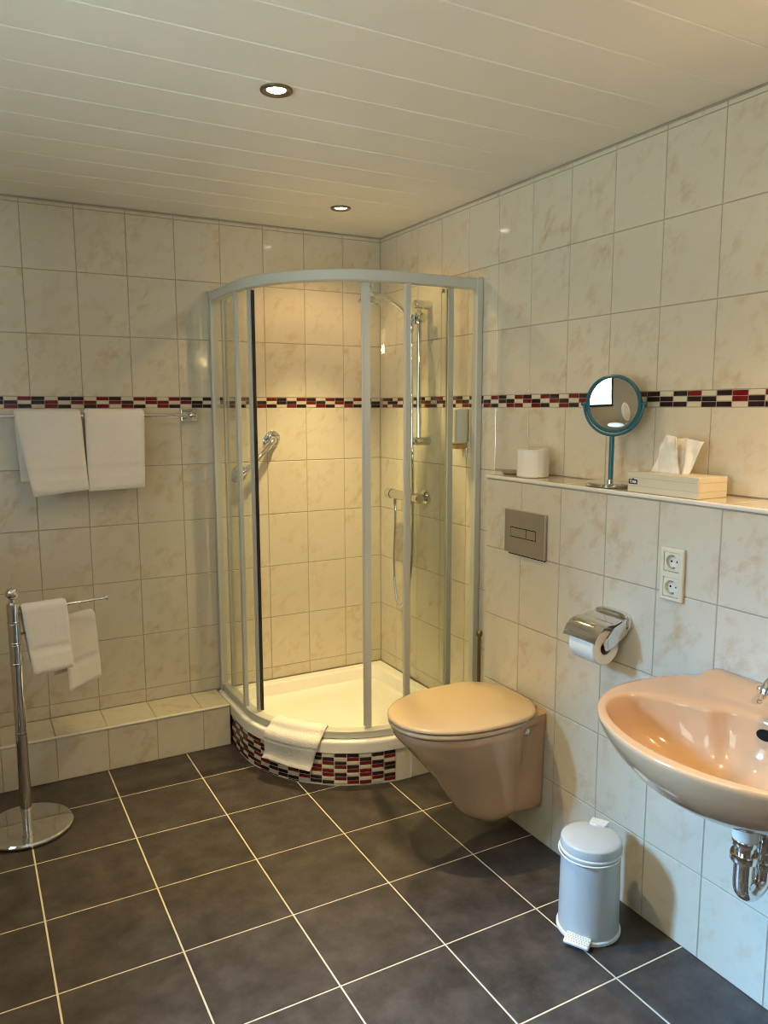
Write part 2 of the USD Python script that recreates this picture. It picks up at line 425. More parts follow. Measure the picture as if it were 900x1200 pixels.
for i, ((y0, y1), (z0, z1), lb) in enumerate(((WIN_Y, WIN_Z, 'small high window with a dark frame in the left wall'), (WIN2_Y, WIN2_Z, 'larger window with a dark frame beside the viewer'))):
    w1 = thing(f'window_{i + 1}', lb, kind='structure')
    part(w1, 'window_frame', ring_frame(y0, y1, z0, z1, .045, X_LEFT - .07, X_LEFT + .012), 'window_frame_paint')
    part(w1, 'pane', box(X_LEFT - .045, X_LEFT - .04, y0 + .04, y1 - .04, z0 + .04, z1 - .04), 'glass')

# ------------------------------------------------------------------ shower
C0 = np.array([-0.35, -0.35])
def plan(r, y_start=0.0, n=40, d0=None, d1=None):
    """Plan path of the round enclosure at radius r about C0: from the back wall, round, to the right wall."""
    a = np.linspace(0, np.pi / 2, n)
    arc = C0 + r * np.c_[-np.cos(a), -np.sin(a)]
    return np.vstack([[C0[0] - r, y_start], arc, [y_start, C0[1] - r]])

def sweep_plan(r_in, r_out, z0, z1, ch=0.003, end=-0.002, n=40):
    prof = [(r_in + ch, z0), (r_out - ch, z0), (r_out, z0 + ch), (r_out, z1 - ch), (r_out - ch, z1), (r_in + ch, z1), (r_in, z1 - ch), (r_in, z0 + ch)]
    P = np.stack([np.c_[plan(r, end, n), np.full(n + 2, z)] for r, z in prof], 1)
    return grid_closed(P)

def quad_outline(r, inset=0.0):
    a = np.linspace(0, np.pi / 2, 48)
    arc = C0 + r * np.c_[-np.cos(a), -np.sin(a)]
    return Polygon(np.vstack([[-.002, -.002], [C0[0] - r, -.002], arc, [-.002, C0[1] - r]]))

def star(poly, c, n=160):
    """Resample a star-shaped outline at n even angles about c."""
    out = []
    ring = poly.exterior
    for a in np.arange(n) * 2 * np.pi / n:
        hit = ring.intersection(LineString([c, (c[0] + 3 * np.cos(a), c[1] + 3 * np.sin(a))]))
        pts = [hit] if hit.geom_type == 'Point' else list(getattr(hit, 'geoms', [hit]))
        pts = [np.array(p.coords[0]) for p in pts]
        out.append(max(pts, key=lambda p: np.hypot(*(p - c))))
    return np.array(out)

TRAY_R, TRAY_Z = 0.53, 0.188
st = thing('shower_tray', 'white quarter-round shower tray with a mosaic clad front', 'shower tray', (-.44, -.44, 0))
tc = np.array([-.40, -.40])
def soft(poly, d, r):
    return poly.buffer(-d - r).buffer(r)
Q = quad_outline(TRAY_R)
ringsz = [(Q, .139), (Q, .172), (Q, .181), (Q.buffer(-.004), .1868), (Q.buffer(-.010), TRAY_Z), (soft(Q, .048, .05), TRAY_Z), (soft(Q, .056, .05), .1865), (soft(Q, .062, .06), .182),
          (soft(Q, .082, .08), .142), (soft(Q, .094, .09), .127), (soft(Q, .112, .10), .118), (soft(Q, .15, .10), .1135), (soft(Q, .155, .10), .1100), (soft(Q, .24, .08), .106)]
V = np.stack([np.c_[star(p, tc), np.full(160, z)] for p, z in ringsz])
V = np.concatenate([V, np.c_[tc + .05 * np.c_[np.cos(np.arange(160) * 2 * np.pi / 160), np.sin(np.arange(160) * 2 * np.pi / 160)], np.full(160, .103)][None]])
part(st, 'basin', grid_closed(V), 'enamel', 40)
part(st, 'drain_cover', lathe([(0, .1035), (.045, .1035), (.045, .107), (.04, .109), (0, .109)], 40, at=(tc[0], tc[1], 0)), 'chrome', 40, 'round chrome drain cover')
AP_R = 0.524
apron_prof = [(AP_R - .03, 0.0), (AP_R, 0.0), (AP_R, .1385), (AP_R - .03, .1385)]
n = 60
P = np.stack([np.c_[np.vstack([[C0[0] - r, -LD], plan(r, 0, n)[1:-1], [-0.002, C0[1] - r]]), np.full(n + 2, z)] for r, z in apron_prof], 1)
apron = part(st, 'apron', grid_closed(P), 'mosaic_grout', 30, 'curved skirt below the tray rim')
# mosaic columns along the apron
Lm = abs(C0[1]) - LD
arc_len = AP_R * np.pi / 2
def apron_at(s):
    if s < Lm:
        return np.array([C0[0] - AP_R, -LD - s]), np.array([0, -1.0])
    a = (s - Lm) / AP_R
    if a < np.pi / 2:
        return C0 + AP_R * np.array([-np.cos(a), -np.sin(a)]), np.array([np.sin(a), -np.cos(a)])
    e = s - Lm - arc_len
    return np.array([C0[0] + e, C0[1] - AP_R]), np.array([1.0, 0])
hp, ncol = .0160, int((Lm + arc_len - .03) / .050)
for c in range(ncol):
    p, t = apron_at(.004 + (c + .5) * .050)
    N = np.array([t[1], -t[0]])
    if N @ (p - C0) < 0: N = -N
    dz = _mr.uniform(-.003, .001)
    for r, col in enumerate(mosaic_colours(c, 9, 2)):
        z1 = .1355 + dz - r * hp
        z0 = max(z1 - hp + .0029, .003)
        if z1 - z0 < .003: continue
        o = np.array([*(p - t * .0235 - N * .0030), z0])
        mosaic_piece(apron, o, (*t, 0), (0, 0, 1), (*N, 0), .047, z1 - z0, col)
ax0 = C0[0] - .006
part(st, 'apron_tile', slab((ax0 + .02, C0[1] - AP_R + .003, .004), (1, 0, 0), (0, 0, 1), (0, -1, 0), .15, .131, .009), 'wall_tile', False, 'plain cream tile at the right end of the skirt')
part(st, 'apron_tile', slab((ax0 + .173, C0[1] - AP_R + .003, .004), (1, 0, 0), (0, 0, 1), (0, -1, 0), .175, .131, .009), 'wall_tile', False, 'plain cream tile at the right end of the skirt')

EN_R, Z0E, Z1E = 0.505, TRAY_Z + .001, 2.006
en = thing('shower_enclosure', 'quarter-round glass shower enclosure with cream white frame and sliding doors', 'shower enclosure', (-.44, -.44, TRAY_Z))
part(en, 'bottom_rail', sweep_plan(EN_R - .036, EN_R + .004, Z0E, Z0E + .034, .004), 'aluminium', 40)
part(en, 'header_rail', sweep_plan(EN_R - .036, EN_R + .006, Z1E - .041, Z1E, .004), 'aluminium', 40)
zt, zb = Z1E - .042, Z0E + .035
for s in (0, 1):
    b = (C0[0] - EN_R - .010, C0[0] - EN_R + .024, -.030, -.002)
    if s: b = (b[2], b[3], b[0], b[1])
    part(en, 'wall_profile', bevel_box(*b, Z0E, Z1E + .004, .003), 'aluminium', 40)
    b = (C0[0] - EN_R - .001, C0[0] - EN_R + .005, -.335, -.030)
    if s: b = (b[2], b[3], b[0], b[1])
    fp = part(en, 'fixed_panel', box(*b, zb, zt), 'glass', False, 'flat clear fixed glass panel')
    b = (C0[0] - EN_R - .005, C0[0] - EN_R + .013, -.357, -.332)
    if s: b = (b[2], b[3], b[0], b[1])
    part(en, 'panel_post', bevel_box(*b, zb - .001, zt + .001, .003), 'aluminium', 40)
DR = 0.474
def door_path(s):
    """s: distance from the corner line of the straight part (negative) or along the arc (positive)."""
    if s < 0: return np.array([C0[0] - DR, C0[1] - s]), np.array([0, -1.0])
    a = s / DR
    return C0 + DR * np.array([-np.cos(a), -np.sin(a)]), np.array([np.sin(a), -np.cos(a)])
def door_strip(s0, s1, t, z0, z1, n=14):
    R_ = []
    for s in np.linspace(s0, s1, n):
        p, d = door_path(s); nn = np.array([d[1], -d[0]])
        R_.append([[*(p + nn * t / 2), z0], [*(p - nn * t / 2), z0], [*(p - nn * t / 2), z1], [*(p + nn * t / 2), z1]])
    return grid_closed(np.array(R_))
def flip(m):
    v, f = arrays(m)
    return trimesh.Trimesh(v[:, [1, 0, 2]], f[:, ::-1], process=False)
zd0, zd1 = zb + .006, zt - .004
for s, (rear, a_lead) in enumerate(((-.245, math.radians(8.3)), (-.205, math.radians(16.2)))):
    lead = a_lead * DR
    fl_ = flip if s else (lambda m: m)
    d = part(en, 'sliding_door', fl_(door_strip(rear, lead, .005, zd0, zd1)), 'glass', 40, 'curved clear glass sliding door, slid open')
    part(d, 'door_post', fl_(door_strip(rear - .024, rear, .020, zd0 - .003, zd1 + .003, 3)), 'aluminium')
    part(d, 'door_post', fl_(door_strip(lead, lead + .024, .022, zd0 - .004, zd1 + .003, 4)), 'aluminium')
    part(d, 'door_seal', fl_(door_strip(lead + .0243, lead + .031, .012, zd0, zd1, 3)), 'seal_black' if s == 0 else 'aluminium', False, 'black magnetic seal strip' if s == 0 else None)
    for q in (rear + .014, lead - .014):
        p, t = door_path(q)
        part(d, 'roller', fl_(lathe([(0, -.007), (.007, -.007), (.008, -.003), (.008, .003), (.007, .007), (0, .007)], 18, 'z', (p[0] + .010, p[1], zd1 - .006))), 'white_plastic', 40)

# shower rail, hand shower, mixer, soap dispenser, grab bar
RX, RY = -0.055, -0.462
sr = thing('shower_rail', 'vertical chrome shower rail on the tiled wall inside the shower', 'shower rail', (0, RY, 1.35))
part(sr, 'rail', tube([(RX, RY, 1.335), (RX, RY, 1.965)], .0105, 20), 'chrome', 40)
for z in (1.35, 1.948):
    part(sr, 'bracket', lathe([(0, -.0015), (.020, -.0015), (.021, -.008), (.019, -.03), (.019, -.074), (.015, -.082), (0, -.084)][::-1], 28, 'x', (0, RY, z)), 'chrome', 40)
sl = part(sr, 'slider', join(lathe([(0, -.024), (.020, -.024), (.022, -.018), (.022, .018), (.020, .024), (0, .024)], 28, 'z', (RX, RY, 1.888)),
     lathe([(0, -.02), (.017, -.02), (.019, -.01), (.019, .02), (0, .026)], 24, 'y', (RX - .004, RY - .03, 1.888))), 'chrome', 40)
part(sl, 'hose_cone', lathe([(.010, -.03), (.016, .03)], 20, 'z', (RX - .036, RY + .006, 1.872)), 'chrome', 40)
hs = thing('hand_shower', 'chrome hand shower with curved handle and round head hanging on the rail', 'hand shower', (RX - .036, RY, 1.872))
hh = bezier([(RX - .036, RY + .006, 1.83), (RX - .042, RY + .005, 1.875), (RX - .085, RY + .004, 1.925), (RX - .165, RY + .002, 1.966), (RX - .235, RY, 1.964)], 26)
part(hs, 'handle', tube(hh, np.interp(np.linspace(0, 1, 26), [0, .15, .5, .8, 1], [.010, .0125, .0125, .015, .022]), 18), 'chrome', 40)
hd = lathe([(0, .022), (.020, .020), (.040, .010), (.048, .002), (.049, -.006), (.046, -.009), (0, -.009)][::-1], 36)
hd = rot_about(hd, (0, 1, 0), 10, (0, 0, 0)); hd.apply_translation((RX - .248, RY, 1.944))
part(hs, 'head', hd, 'chrome', 40)
sf = rot_about(lathe([(0, -.0125), (.038, -.0125), (.041, -.0095), (0, -.0095)], 32), (0, 1, 0), 10, (0, 0, 0)); sf.apply_translation((RX - .248, RY, 1.944))
part(hs, 'spray_face', sf, 'white_plastic', 40, 'pale round spray face')
hose = bezier([(RX - .036, RY + .006, 1.83), (RX - .034, RY + .006, 1.60), (RX - .030, RY + .002, 1.2), (RX - .030, RY + .004, .85), (RX - .032, RY + .06, .62), (RX - .028, RY + .12, .56),
               (RX - .022, RY + .175, .66), (RX - .018, RY + .185, .90), (RX - .016, RY + .186, 1.052)], 120)
part(hs, 'hose', tube(hose, .0066 + .0007 * np.sin(np.arange(120) * 2.6), 10), 'chrome', 40, 'ribbed metal hose')
mxr = thing('shower_mixer', 'chrome thermostatic bar mixer on the wall inside the shower', 'shower mixer', (0, -.36, 1.09))
MXX, MZ = -.072, 1.093
part(mxr, 'body', lathe([(0, -.455), (.021, -.455), (.023, -.448), (.023, -.262), (.021, -.255), (0, -.255)], 28, 'y', (MXX, 0, MZ)), 'chrome', 40)
part(mxr, 'handle', lathe([(0, -.252), (.024, -.252), (.025, -.24), (.025, -.222), (0, -.222)], 28, 'y', (MXX, 0, MZ)), 'chrome', 40)
part(mxr, 'handle_cap', lathe([(0, -.2215), (.0235, -.2215), (.0225, -.206), (.018, -.201), (0, -.200)], 28, 'y', (MXX, 0, MZ)), 'satin_steel', 40)
part(mxr, 'handle', lathe([(0, -.505), (.020, -.505), (.023, -.498), (.023, -.470), (.021, -.458), (0, -.458)], 28, 'y', (MXX, 0, MZ)), 'chrome', 40)
part(mxr, 'marking', box(MXX - .006, MXX + .004, -.482, -.472, MZ + .0222, MZ + .0235), 'red', False, 'small red hot mark')
for y_ in (-.285, -.437):
    part(mxr, 'escutcheon', lathe([(0, -.0015), (.034, -.0015), (.033, -.010), (.024, -.018), (.014, -.021), (.014, -.054), (0, -.054)][::-1], 32, 'x', (0, y_, MZ)), 'chrome', 40)
part(mxr, 'hose_outlet', lathe([(0, 1.046), (.009, 1.046), (.010, 1.060), (.010, 1.075), (0, 1.075)], 20, 'z', (MXX, -.277, 0)), 'chrome', 40)

sd = thing('soap_dispenser', 'white wall soap dispenser with amber soap window inside the shower', 'soap dispenser', (0, -.764, 1.33))
part(sd, 'housing', bevel_box(-.088, -.024, -.806, -.722, 1.352, 1.497, .009), 'white_plastic', 40)
part(sd, 'back_plate', bevel_box(-.022, -.0012, -.812, -.716, 1.335, 1.500, .004), 'white_plastic', 40)
part(sd, 'seam', bevel_box(-.0245, -.0215, -.8075, -.7205, 1.360, 1.492, .001), 'amber', 40, 'amber seam along the side')
part(sd, 'soap_window', bevel_box(-.080, -.030, -.799, -.729, 1.330, 1.3515, .005), 'amber', 40, 'amber soap reservoir at the bottom')
part(sd, 'emblem', lathe([(0, 0), (.013, 0), (.013, -.0012), (0, -.0012)][::-1], 20, 'x', (-.0882, -.764, 1.437)), 'orange', 40, 'small orange emblem')

gb = thing('grab_bar', 'chrome angled grab bar on the back wall of the shower', 'grab bar', (-.66, 0, 1.27))
g0, g1 = np.array([-.583, 0, 1.352]), np.array([-.748, 0, 1.196])
gd = (g1 - g0) / np.linalg.norm(g1 - g0)
path = bezier([g0 + (0, -.006, 0), g0 + (0, -.028, 0) + gd * .003, g0 + gd * .045 + (0, -.050, 0), (g0 + g1) / 2 + (0, -.056, 0), g1 - gd * .045 + (0, -.050, 0), g1 + (0, -.028, 0) - gd * .003, g1 + (0, -.006, 0)], 40)
part(gb, 'bar', tube(path, np.interp(np.linspace(0, 1, 40), [0, .16, .3, .7, .84, 1], [.019, .014, .0115, .0115, .014, .019]), 18), 'chrome', 40)
for g in (g0, g1):
    sq = Polygon([(.036 * np.sign(math.cos(a)) * abs(math.cos(a)) ** .8, .043 * np.sign(math.sin(a)) * abs(math.sin(a)) ** .8) for a in np.linspace(0, 2 * np.pi, 40, endpoint=False)])
    pts = np.array(sq.exterior.coords[:-1])
    cs, sn = math.cos(math.radians(-38)), math.sin(math.radians(-38))
    pts = pts @ np.array([[cs, sn], [-sn, cs]])
    Rg = np.stack([np.c_[g[0] + k * pts[:, 0], np.full(40, yy), g[2] + k * pts[:, 1]] for k, yy in ((1, -.0012), (1, -.006), (.86, -.011), (.45, -.013))])
    part(gb, 'mounting_plate', grid_closed(Rg), 'chrome', 40)

# ------------------------------------------------------------------ towels
def sheet(fn, nu, nv, thick, wob=.0025, seed=0, band_s=None):
    """A thick cloth: fn(u, s) gives its middle surface, u across, s along; edges rounded, surface softly uneven."""
    u, s = np.linspace(0, 1, nu), np.linspace(0, 1, nv)
    Uu, Ss = np.meshgrid(u, s, indexing='ij')
    Pm = np.array([[fn(a, b) for b in s] for a in u])
    du, ds = np.gradient(Pm, axis=0), np.gradient(Pm, axis=1)
    N = np.cross(du, ds); N /= np.linalg.norm(N, axis=-1, keepdims=True) + 1e-12
    Pm = Pm + N * ((meshkit.fbm(Pm * 11 + seed * 7.3, 3, seed) - .5) * 2 * wob)[..., None]
    e = np.minimum(np.minimum(Uu, 1 - Uu) * nu / 2.2, np.minimum(Ss, 1 - Ss) * nv / 2.2).clip(0, 1)
    t = thick / 2 * np.sqrt(1 - (1 - e) ** 2).clip(.12, 1)
    if band_s is not None:
        for b0, b1 in band_s:
            t = np.where((Ss > b0) & (Ss < b1), t * .55, t)
    A, B = Pm + N * t[..., None], Pm - N * t[..., None]
    idx = np.arange(nu * nv).reshape(nu, nv); o = nu * nv
    f = []
    for i in range(nu - 1):
        for j in range(nv - 1):
            a, b, c, d = idx[i, j], idx[i + 1, j], idx[i + 1, j + 1], idx[i, j + 1]
            f += [(a, b, c), (a, c, d), (o + a, o + c, o + b), (o + a, o + d, o + c)]
    edge = list(idx[:, 0]) + list(idx[-1, 1:]) + list(idx[-2::-1, -1]) + list(idx[0, -2:0:-1])
    for a, b in zip(edge, edge[1:] + edge[:1]):
        f += [(a, o + b, b), (a, o + a, o + b)]
    m = trimesh.Trimesh(np.vstack([A.reshape(-1, 3), B.reshape(-1, 3)]), np.array(f), process=False)
    if m.volume < 0: m.invert()
    return m

def hang(p0, p1, out, r, front, back, fshift=(0, 0), bshift=(0, 0), fdrop=(0, 0), bdrop=(0, 0), flare=.012, sag=0.0):
    """Middle surface of a cloth hung over a bar from p0 to p1; 'out' is the horizontal direction of its front.
    front, back: lengths; fshift, bshift: sideways shift of the hem's two ends; fdrop: extra length at the two ends."""
    p0, p1, out = (np.asarray(a, float) for a in (p0, p1, out))
    al = (p1 - p0) / np.linalg.norm(p1 - p0)
    tot = back + np.pi * r + front
    def fn(u, s):
        d = s * tot
        base = p0 + (p1 - p0) * u
        base = base - np.array([0, 0, sag * np.sin(np.pi * u)])
        if d < back:
            k = 1 - d / back
            L = (back + bdrop[0] * (1 - u) + bdrop[1] * u) * k
            return base - out * (r + flare * .4 * k) - np.array([0, 0, L]) + al * (bshift[0] * (1 - u) + bshift[1] * u) * k
        d -= back
        if d < np.pi * r:
            a = d / r
            return base + out * (-r * math.cos(a)) + np.array([0, 0, r * math.sin(a)])
        k = (d - np.pi * r) / front
        L = (front + fdrop[0] * (1 - u) + fdrop[1] * u) * k
        return base + out * (r + flare * k) - np.array([0, 0, L]) + al * (fshift[0] * (1 - u) + fshift[1] * u) * k
    return fn

def towel(name, label, cat, fn, thick, nu=34, nv=70, seed=0, bands=((.80, .87),), base=(0, 0, 0)):
    t = thing(name, label, cat, base)
    part(t, 'cloth', sheet(fn, nu, nv, thick, .003, seed, bands), 'terry', True)
    return t

BAR_Y, BAR_Z = -.070, 1.468
tb = thing('towel_bar', 'chrome towel bar on the back wall under the mosaic band', 'towel bar', (-1.40, 0, BAR_Z))
part(tb, 'bar', tube([(-1.86, BAR_Y, BAR_Z), (-.972, BAR_Y, BAR_Z)], .0085, 20), 'chrome', 40)
for bx in (-.968, -1.864):
    part(tb, 'bracket', join(bevel_box(bx - .036, bx + .036, -.013, -.0015, BAR_Z - .026, BAR_Z + .028, .005), tube(bezier([(bx, -.010, BAR_Z), (bx - .004, -.04, BAR_Z), (bx - .004, BAR_Y - .004, BAR_Z)], 10), .014, 18),
         trimesh.creation.icosphere(2, .017).apply_translation((bx - .004, BAR_Y, BAR_Z))), 'chrome', 40)
fn = hang((-1.672, BAR_Y, BAR_Z), (-1.428, BAR_Y, BAR_Z), (0, -1, 0), .021, .30, .262, fshift=(.050, .014), bshift=(.012, -.01), fdrop=(.018, -.002), flare=.018)
towel('bath_towel', 'larger white bath towel on the wall bar, left of the two, hem slanted', 'towel', fn, .016, seed=1, bands=((.855, .90),), base=(-1.55, BAR_Y, 1.15))
fn = hang((-1.414, BAR_Y, BAR_Z), (-1.178, BAR_Y, BAR_Z), (0, -1, 0), .021, .302, .295, fshift=(.0, -.012), bshift=(.004, -.016), fdrop=(.004, -.002), flare=.014)
towel('bath_towel', 'white bath towel on the wall bar, right of the two, hanging straight', 'towel', fn, .016, seed=2, bands=((.855, .90),), base=(-1.30, BAR_Y, 1.15))

# free-standing towel stand
SX, SY = -1.742, -.542
ts = thing('towel_stand', 'free-standing chrome towel stand with round base and ball top', 'towel stand', (SX, SY, 0))
part(ts, 'base', lathe([(0, .004), (.150, .004), (.155, .008), (.155, .014), (.150, .019), (.143, .0205), (0, .0215)], 72, at=(SX, SY, 0)), 'chrome', 30, 'round polished base plate')
part(ts, 'foot_pad', lathe([(0, .0005), (.135, .0005), (.135, .0037), (0, .0037)], 48, at=(SX, SY, 0)), 'seal_black', 30)
part(ts, 'pole', lathe([(0, .021), (.0165, .021), (.0165, .068), (.020, .072), (.020, .36), (0, .36)], 28, at=(SX, SY, 0)), 'chrome', 30)
part(ts, 'pole', lathe([(0, .362), (.0205, .362), (.0205, .368), (.0195, .370), (.0195, .612), (0, .612)], 28, at=(SX, SY, 0)), 'chrome', 30)
for z0, z1 in ((.614, .686), (.688, .762), (.764, .832)):
    part(ts, 'arm_sleeve', lathe([(0, z0), (.022, z0), (.022, z0 + .004), (.0205, z0 + .006), (.0205, z1 - .003), (.0195, z1 - .001), (0, z1 - .001)], 28, at=(SX, SY, 0)), 'chrome', 30)
part(ts, 'finial', join(lathe([(0, .831), (.018, .831), (.010, .838), (.010, .846), (0, .846)], 24, at=(SX, SY, 0)), trimesh.creation.icosphere(3, .0215).apply_translation((SX, SY, .866))), 'chrome', 40, 'ball finial')
def arm(z, end):
    d = np.array([end[0] - SX, end[1] - SY, 0]); d /= np.linalg.norm(d)
    a = np.array([SX, SY, z]) + d * .019; b = np.array([end[0], end[1], z])
    part(ts, 'arm', join(tube([a, b], .0062, 16), tube([b - d * .004, b + d * .001, b + d * .004], [.007, .0105, .0105], 16)), 'chrome', 40)
    return a, b, d
a1, b1, d1 = arm(.798, (-1.425, -.470))
a2, b2, d2 = arm(.716, (-1.462, -.374))
n1 = np.array([d1[1], -d1[0], 0]); n2 = np.array([d2[1], -d2[0], 0])
fn = hang(a1 + d1 * .005, a1 + d1 * .158, n1, .019, .215, .20, fshift=(.020, .006), bshift=(.03, .01), fdrop=(.012, .010), flare=.020)
towel('hand_towel', 'white hand towel on the upper arm of the towel stand, nearest the pole', 'towel', fn, .015, 30, 60, 3, ((.80, .86),), base=(SX + .1, SY, .58))
fn = hang(a2 + d2 * .166, a2 + d2 * .306, n2, .018, .250, .20, fshift=(-.006, -.002), bshift=(-.02, -.02), fdrop=(.004, -.012), flare=.022)
towel('hand_towel', 'white hand towel on the lower arm of the stand, hanging further right', 'towel', fn, .014, 30, 60, 4, ((.78, .84),), base=(SX + .22, SY, .46))

# bath mat draped over the shower threshold
pr_ = bezier([(.425, .128), (.448, .165), (.462, .222), (.474, .2315), (.492, .2335), (.510, .2290), (.520, .212), (.541, .196), (.544, .15), (.546, .072)], 60)
seg = np.r_[0, np.cumsum(np.linalg.norm(np.diff(pr_, axis=0), axis=1))]; seg /= seg[-1]
def mat_fn(u, s):
    r, z = np.interp(s, seg, pr_[:, 0]), np.interp(s, seg, pr_[:, 1])
    k = np.clip((s - .45) / .55, 0, 1)
    a0 = 24.5 - 2.5 * k; a1_ = 52.5 - 6.0 * k
    a = math.radians(a0 + (a1_ - a0) * u)
    z = z - k * .010 * (u - .4) + .002 * math.sin(9 * u) * k
    r = r + .006 * k * math.sin(2.5 + 5 * u) + .004 * k
    return np.array([C0[0] - r * math.cos(a), C0[1] - r * math.sin(a), z])
bm = thing('bath_mat', 'folded white towelling mat draped over the shower threshold', 'bath mat', (-.72, -.70, .06))
part(bm, 'cloth', sheet(mat_fn, 40, 64, .011, .0016, 9, ((.70, .725),)), 'terry', True)

# ------------------------------------------------------------------ toilet
TY = -1.391
to = thing('toilet', 'wall-hung beige toilet with closed lid beside the shower', 'toilet', (PX, TY, 0))
def egg(xf, xb, b, n=72, back=.75):
    t = np.arange(n) * 2 * np.pi / n
    c, s = np.cos(t), np.sin(t)
    xw = xf + (xb - xf) * .56                       # widest point
    x = np.where(c > 0, xw + (xb - xw) * np.abs(c) ** back, xw - (xw - xf) * np.abs(c) ** .98)
    y = TY + b * np.sign(s) * np.abs(s) ** .93
    return np.c_[x, y]
def toilet_slice(xf, b, xb, wn, wb_, z, deck=0.0):
    bowl = Polygon(egg(xf, xb, b))
    sh = bowl
    if wb_ > 0:
        mid = xf * .45 + xb * .55
        side = [(PX - .001, wb_), (PX - .030, wb_), (PX - .052, wb_ * .80 + wn * .20), (PX - .085, wn + .004), (PX - .14, wn), (mid, wn)]
        blk = Polygon([(x, TY + y) for x, y in side] + [(x, TY - y) for x, y in side[::-1]])
        sh = bowl.union(blk)
        if deck > 0:                         # the flat deck between seat and wall
            sh = sh.union(Polygon([(PX - .001, TY - wb_), (PX - .001, TY + wb_), (PX - .02, TY + wb_), (-.40, TY + b * deck), (-.40, TY - b * deck), (PX - .02, TY - wb_)]))
        sh = sh.buffer(.034).buffer(-.050).buffer(.016)
        sh = sh.union(Polygon([(PX - .001, TY - wb_), (PX - .001, TY + wb_), (PX - .022, TY + wb_), (PX - .022, TY - wb_)]))
    return np.c_[star(sh, np.array([-.34, TY]), 160), np.full(160, z)]
sl_ = [(-.385, .060, -.30, 0, 0, .104), (-.415, .075, -.27, 0, 0, .1065), (-.430, .084, -.235, .074, .090, .120), (-.450, .090, -.225, .078, .108, .134), (-.465, .093, -.224, .080, .112, .152), (-.480, .096, -.222, .081, .113, .175), (-.512, .106, -.222, .083, .114, .225),
       (-.545, .120, -.225, .084, .115, .275), (-.588, .139, -.228, .086, .117, .325), (-.632, .157, -.232, .088, .119, .375), (-.662, .169, -.234, .090, .120, .412), (-.680, .176, -.236, .094, .121, .432, .55), (-.690, .181, -.236, .104, .122, .444, .90), (-.697, .184, -.236, .112, .1225, .456, 1.0), (-.699, .184, -.236, .118, .1225, .468, 1.0),
       (-.698, .183, -.236, .117, .1215, .473, 1.0), (-.690, .176, -.238, .110, .115, .4755, 1.0)]
part(to, 'bowl', grid_closed(np.stack([toilet_slice(*s_) for s_ in sl_])), 'ceramic', 50)
def plate(prof, outline):
    """Loft of one outline: prof = [(inset, z), ...]."""
    P0 = Polygon(outline); c = np.array([-.45, TY])
    return grid_closed(np.stack([np.c_[star(P0.buffer(-i) if i else P0, c, 120), np.full(120, z)] for i, z in prof]))
seat_o = egg(-.706, -.225, .192, 120, .62)
lid_o = egg(-.708, -.205, .194, 120, .55)
part(to, 'seat', plate([(.006, .4765), (.001, .479), (0, .483), (0, .488), (.003, .4925), (.010, .4935)], seat_o), 'seat_plastic', 50)
part(to, 'lid', plate([(.012, .4955), (.004, .4965), (0, .4990), (0, .5040), (.003, .5085), (.010, .5115), (.05, .5135), (.10, .5145), (.16, .515)], lid_o), 'seat_plastic', 50)
for s in (-1, 1):
    part(to, 'hinge', lathe([(0, -.018), (.010, -.018), (.010, .018), (0, .018)], 20, 'y', (-.210, TY + s * .075, .4865)), 'seat_plastic', 40)
part(to, 'fixing_cap', lathe([(0, -.004), (.012, -.004), (.014, .0), (.014, .012), (.009, .017), (0, .018)][::-1], 24, 'y', (0, 0, 0)).apply_transform(np.array([[1, 0, 0, -.255], [0, -1, 0, TY - .100], [0, 0, 1, .418], [0, 0, 0, 1.]])), 'chrome', 40, 'small chrome fixing cap on the side')

fp_ = thing('flush_plate', 'satin metal dual flush plate on the tiled wall above the toilet', 'flush plate', (PX, TY + .006, 1.07))
fy0, fy1, fz0, fz1 = -1.494, -1.280, .995, 1.148
part(fp_, 'plate', bevel_box(PX - .014, PX - .004, fy0, fy1, fz0, fz1, .0025), 'satin_steel', 40)
part(fp_, 'wall_frame', bevel_box(PX - .0045, PX - .0003, fy0 + .006, fy1 - .012, fz0 - .006, fz1 - .005, .0015), 'dark', 40)
part(fp_, 'flush_button', join(bevel_box(PX - .0152, PX - .0142, -1.398, -1.316, 1.056, 1.086, .0004)), 'satin_steel', 40, 'wide full flush button')
part(fp_, 'flush_button', join(bevel_box(PX - .0152, PX - .0142, -1.448, -1.401, 1.056, 1.086, .0004)), 'satin_steel', 40, 'narrow half flush button')
part(fp_, 'button_gap', join(box(PX - .0145, PX - .0139, -1.4500, -1.3140, 1.0535, 1.0885)), 'dark')

br = thing('toilet_brush', 'toilet brush with slim brass handle standing between shower and toilet', 'toilet brush', (-.062, -.955, 0))
part(br, 'holder', lathe([(0, .001), (.045, .001), (.048, .006), (.048, .02), (.044, .03), (.044, .22), (.046, .225), (.040, .226), (0, .226)], 32, at=(-.062, -.955, 0)), 'satin_steel', 40)
part(br, 'handle', lathe([(0, .2265), (.007, .2265), (.0075, .25), (.0075, .575), (0, .575)], 20, at=(-.062, -.955, 0)), 'brass', 40)
part(br, 'knob', lathe([(0, .5755), (.009, .5755), (.013, .582), (.0135, .590), (.012, .597), (.007, .601), (0, .602)], 24, at=(-.062, -.955, 0)), 'brass', 40)

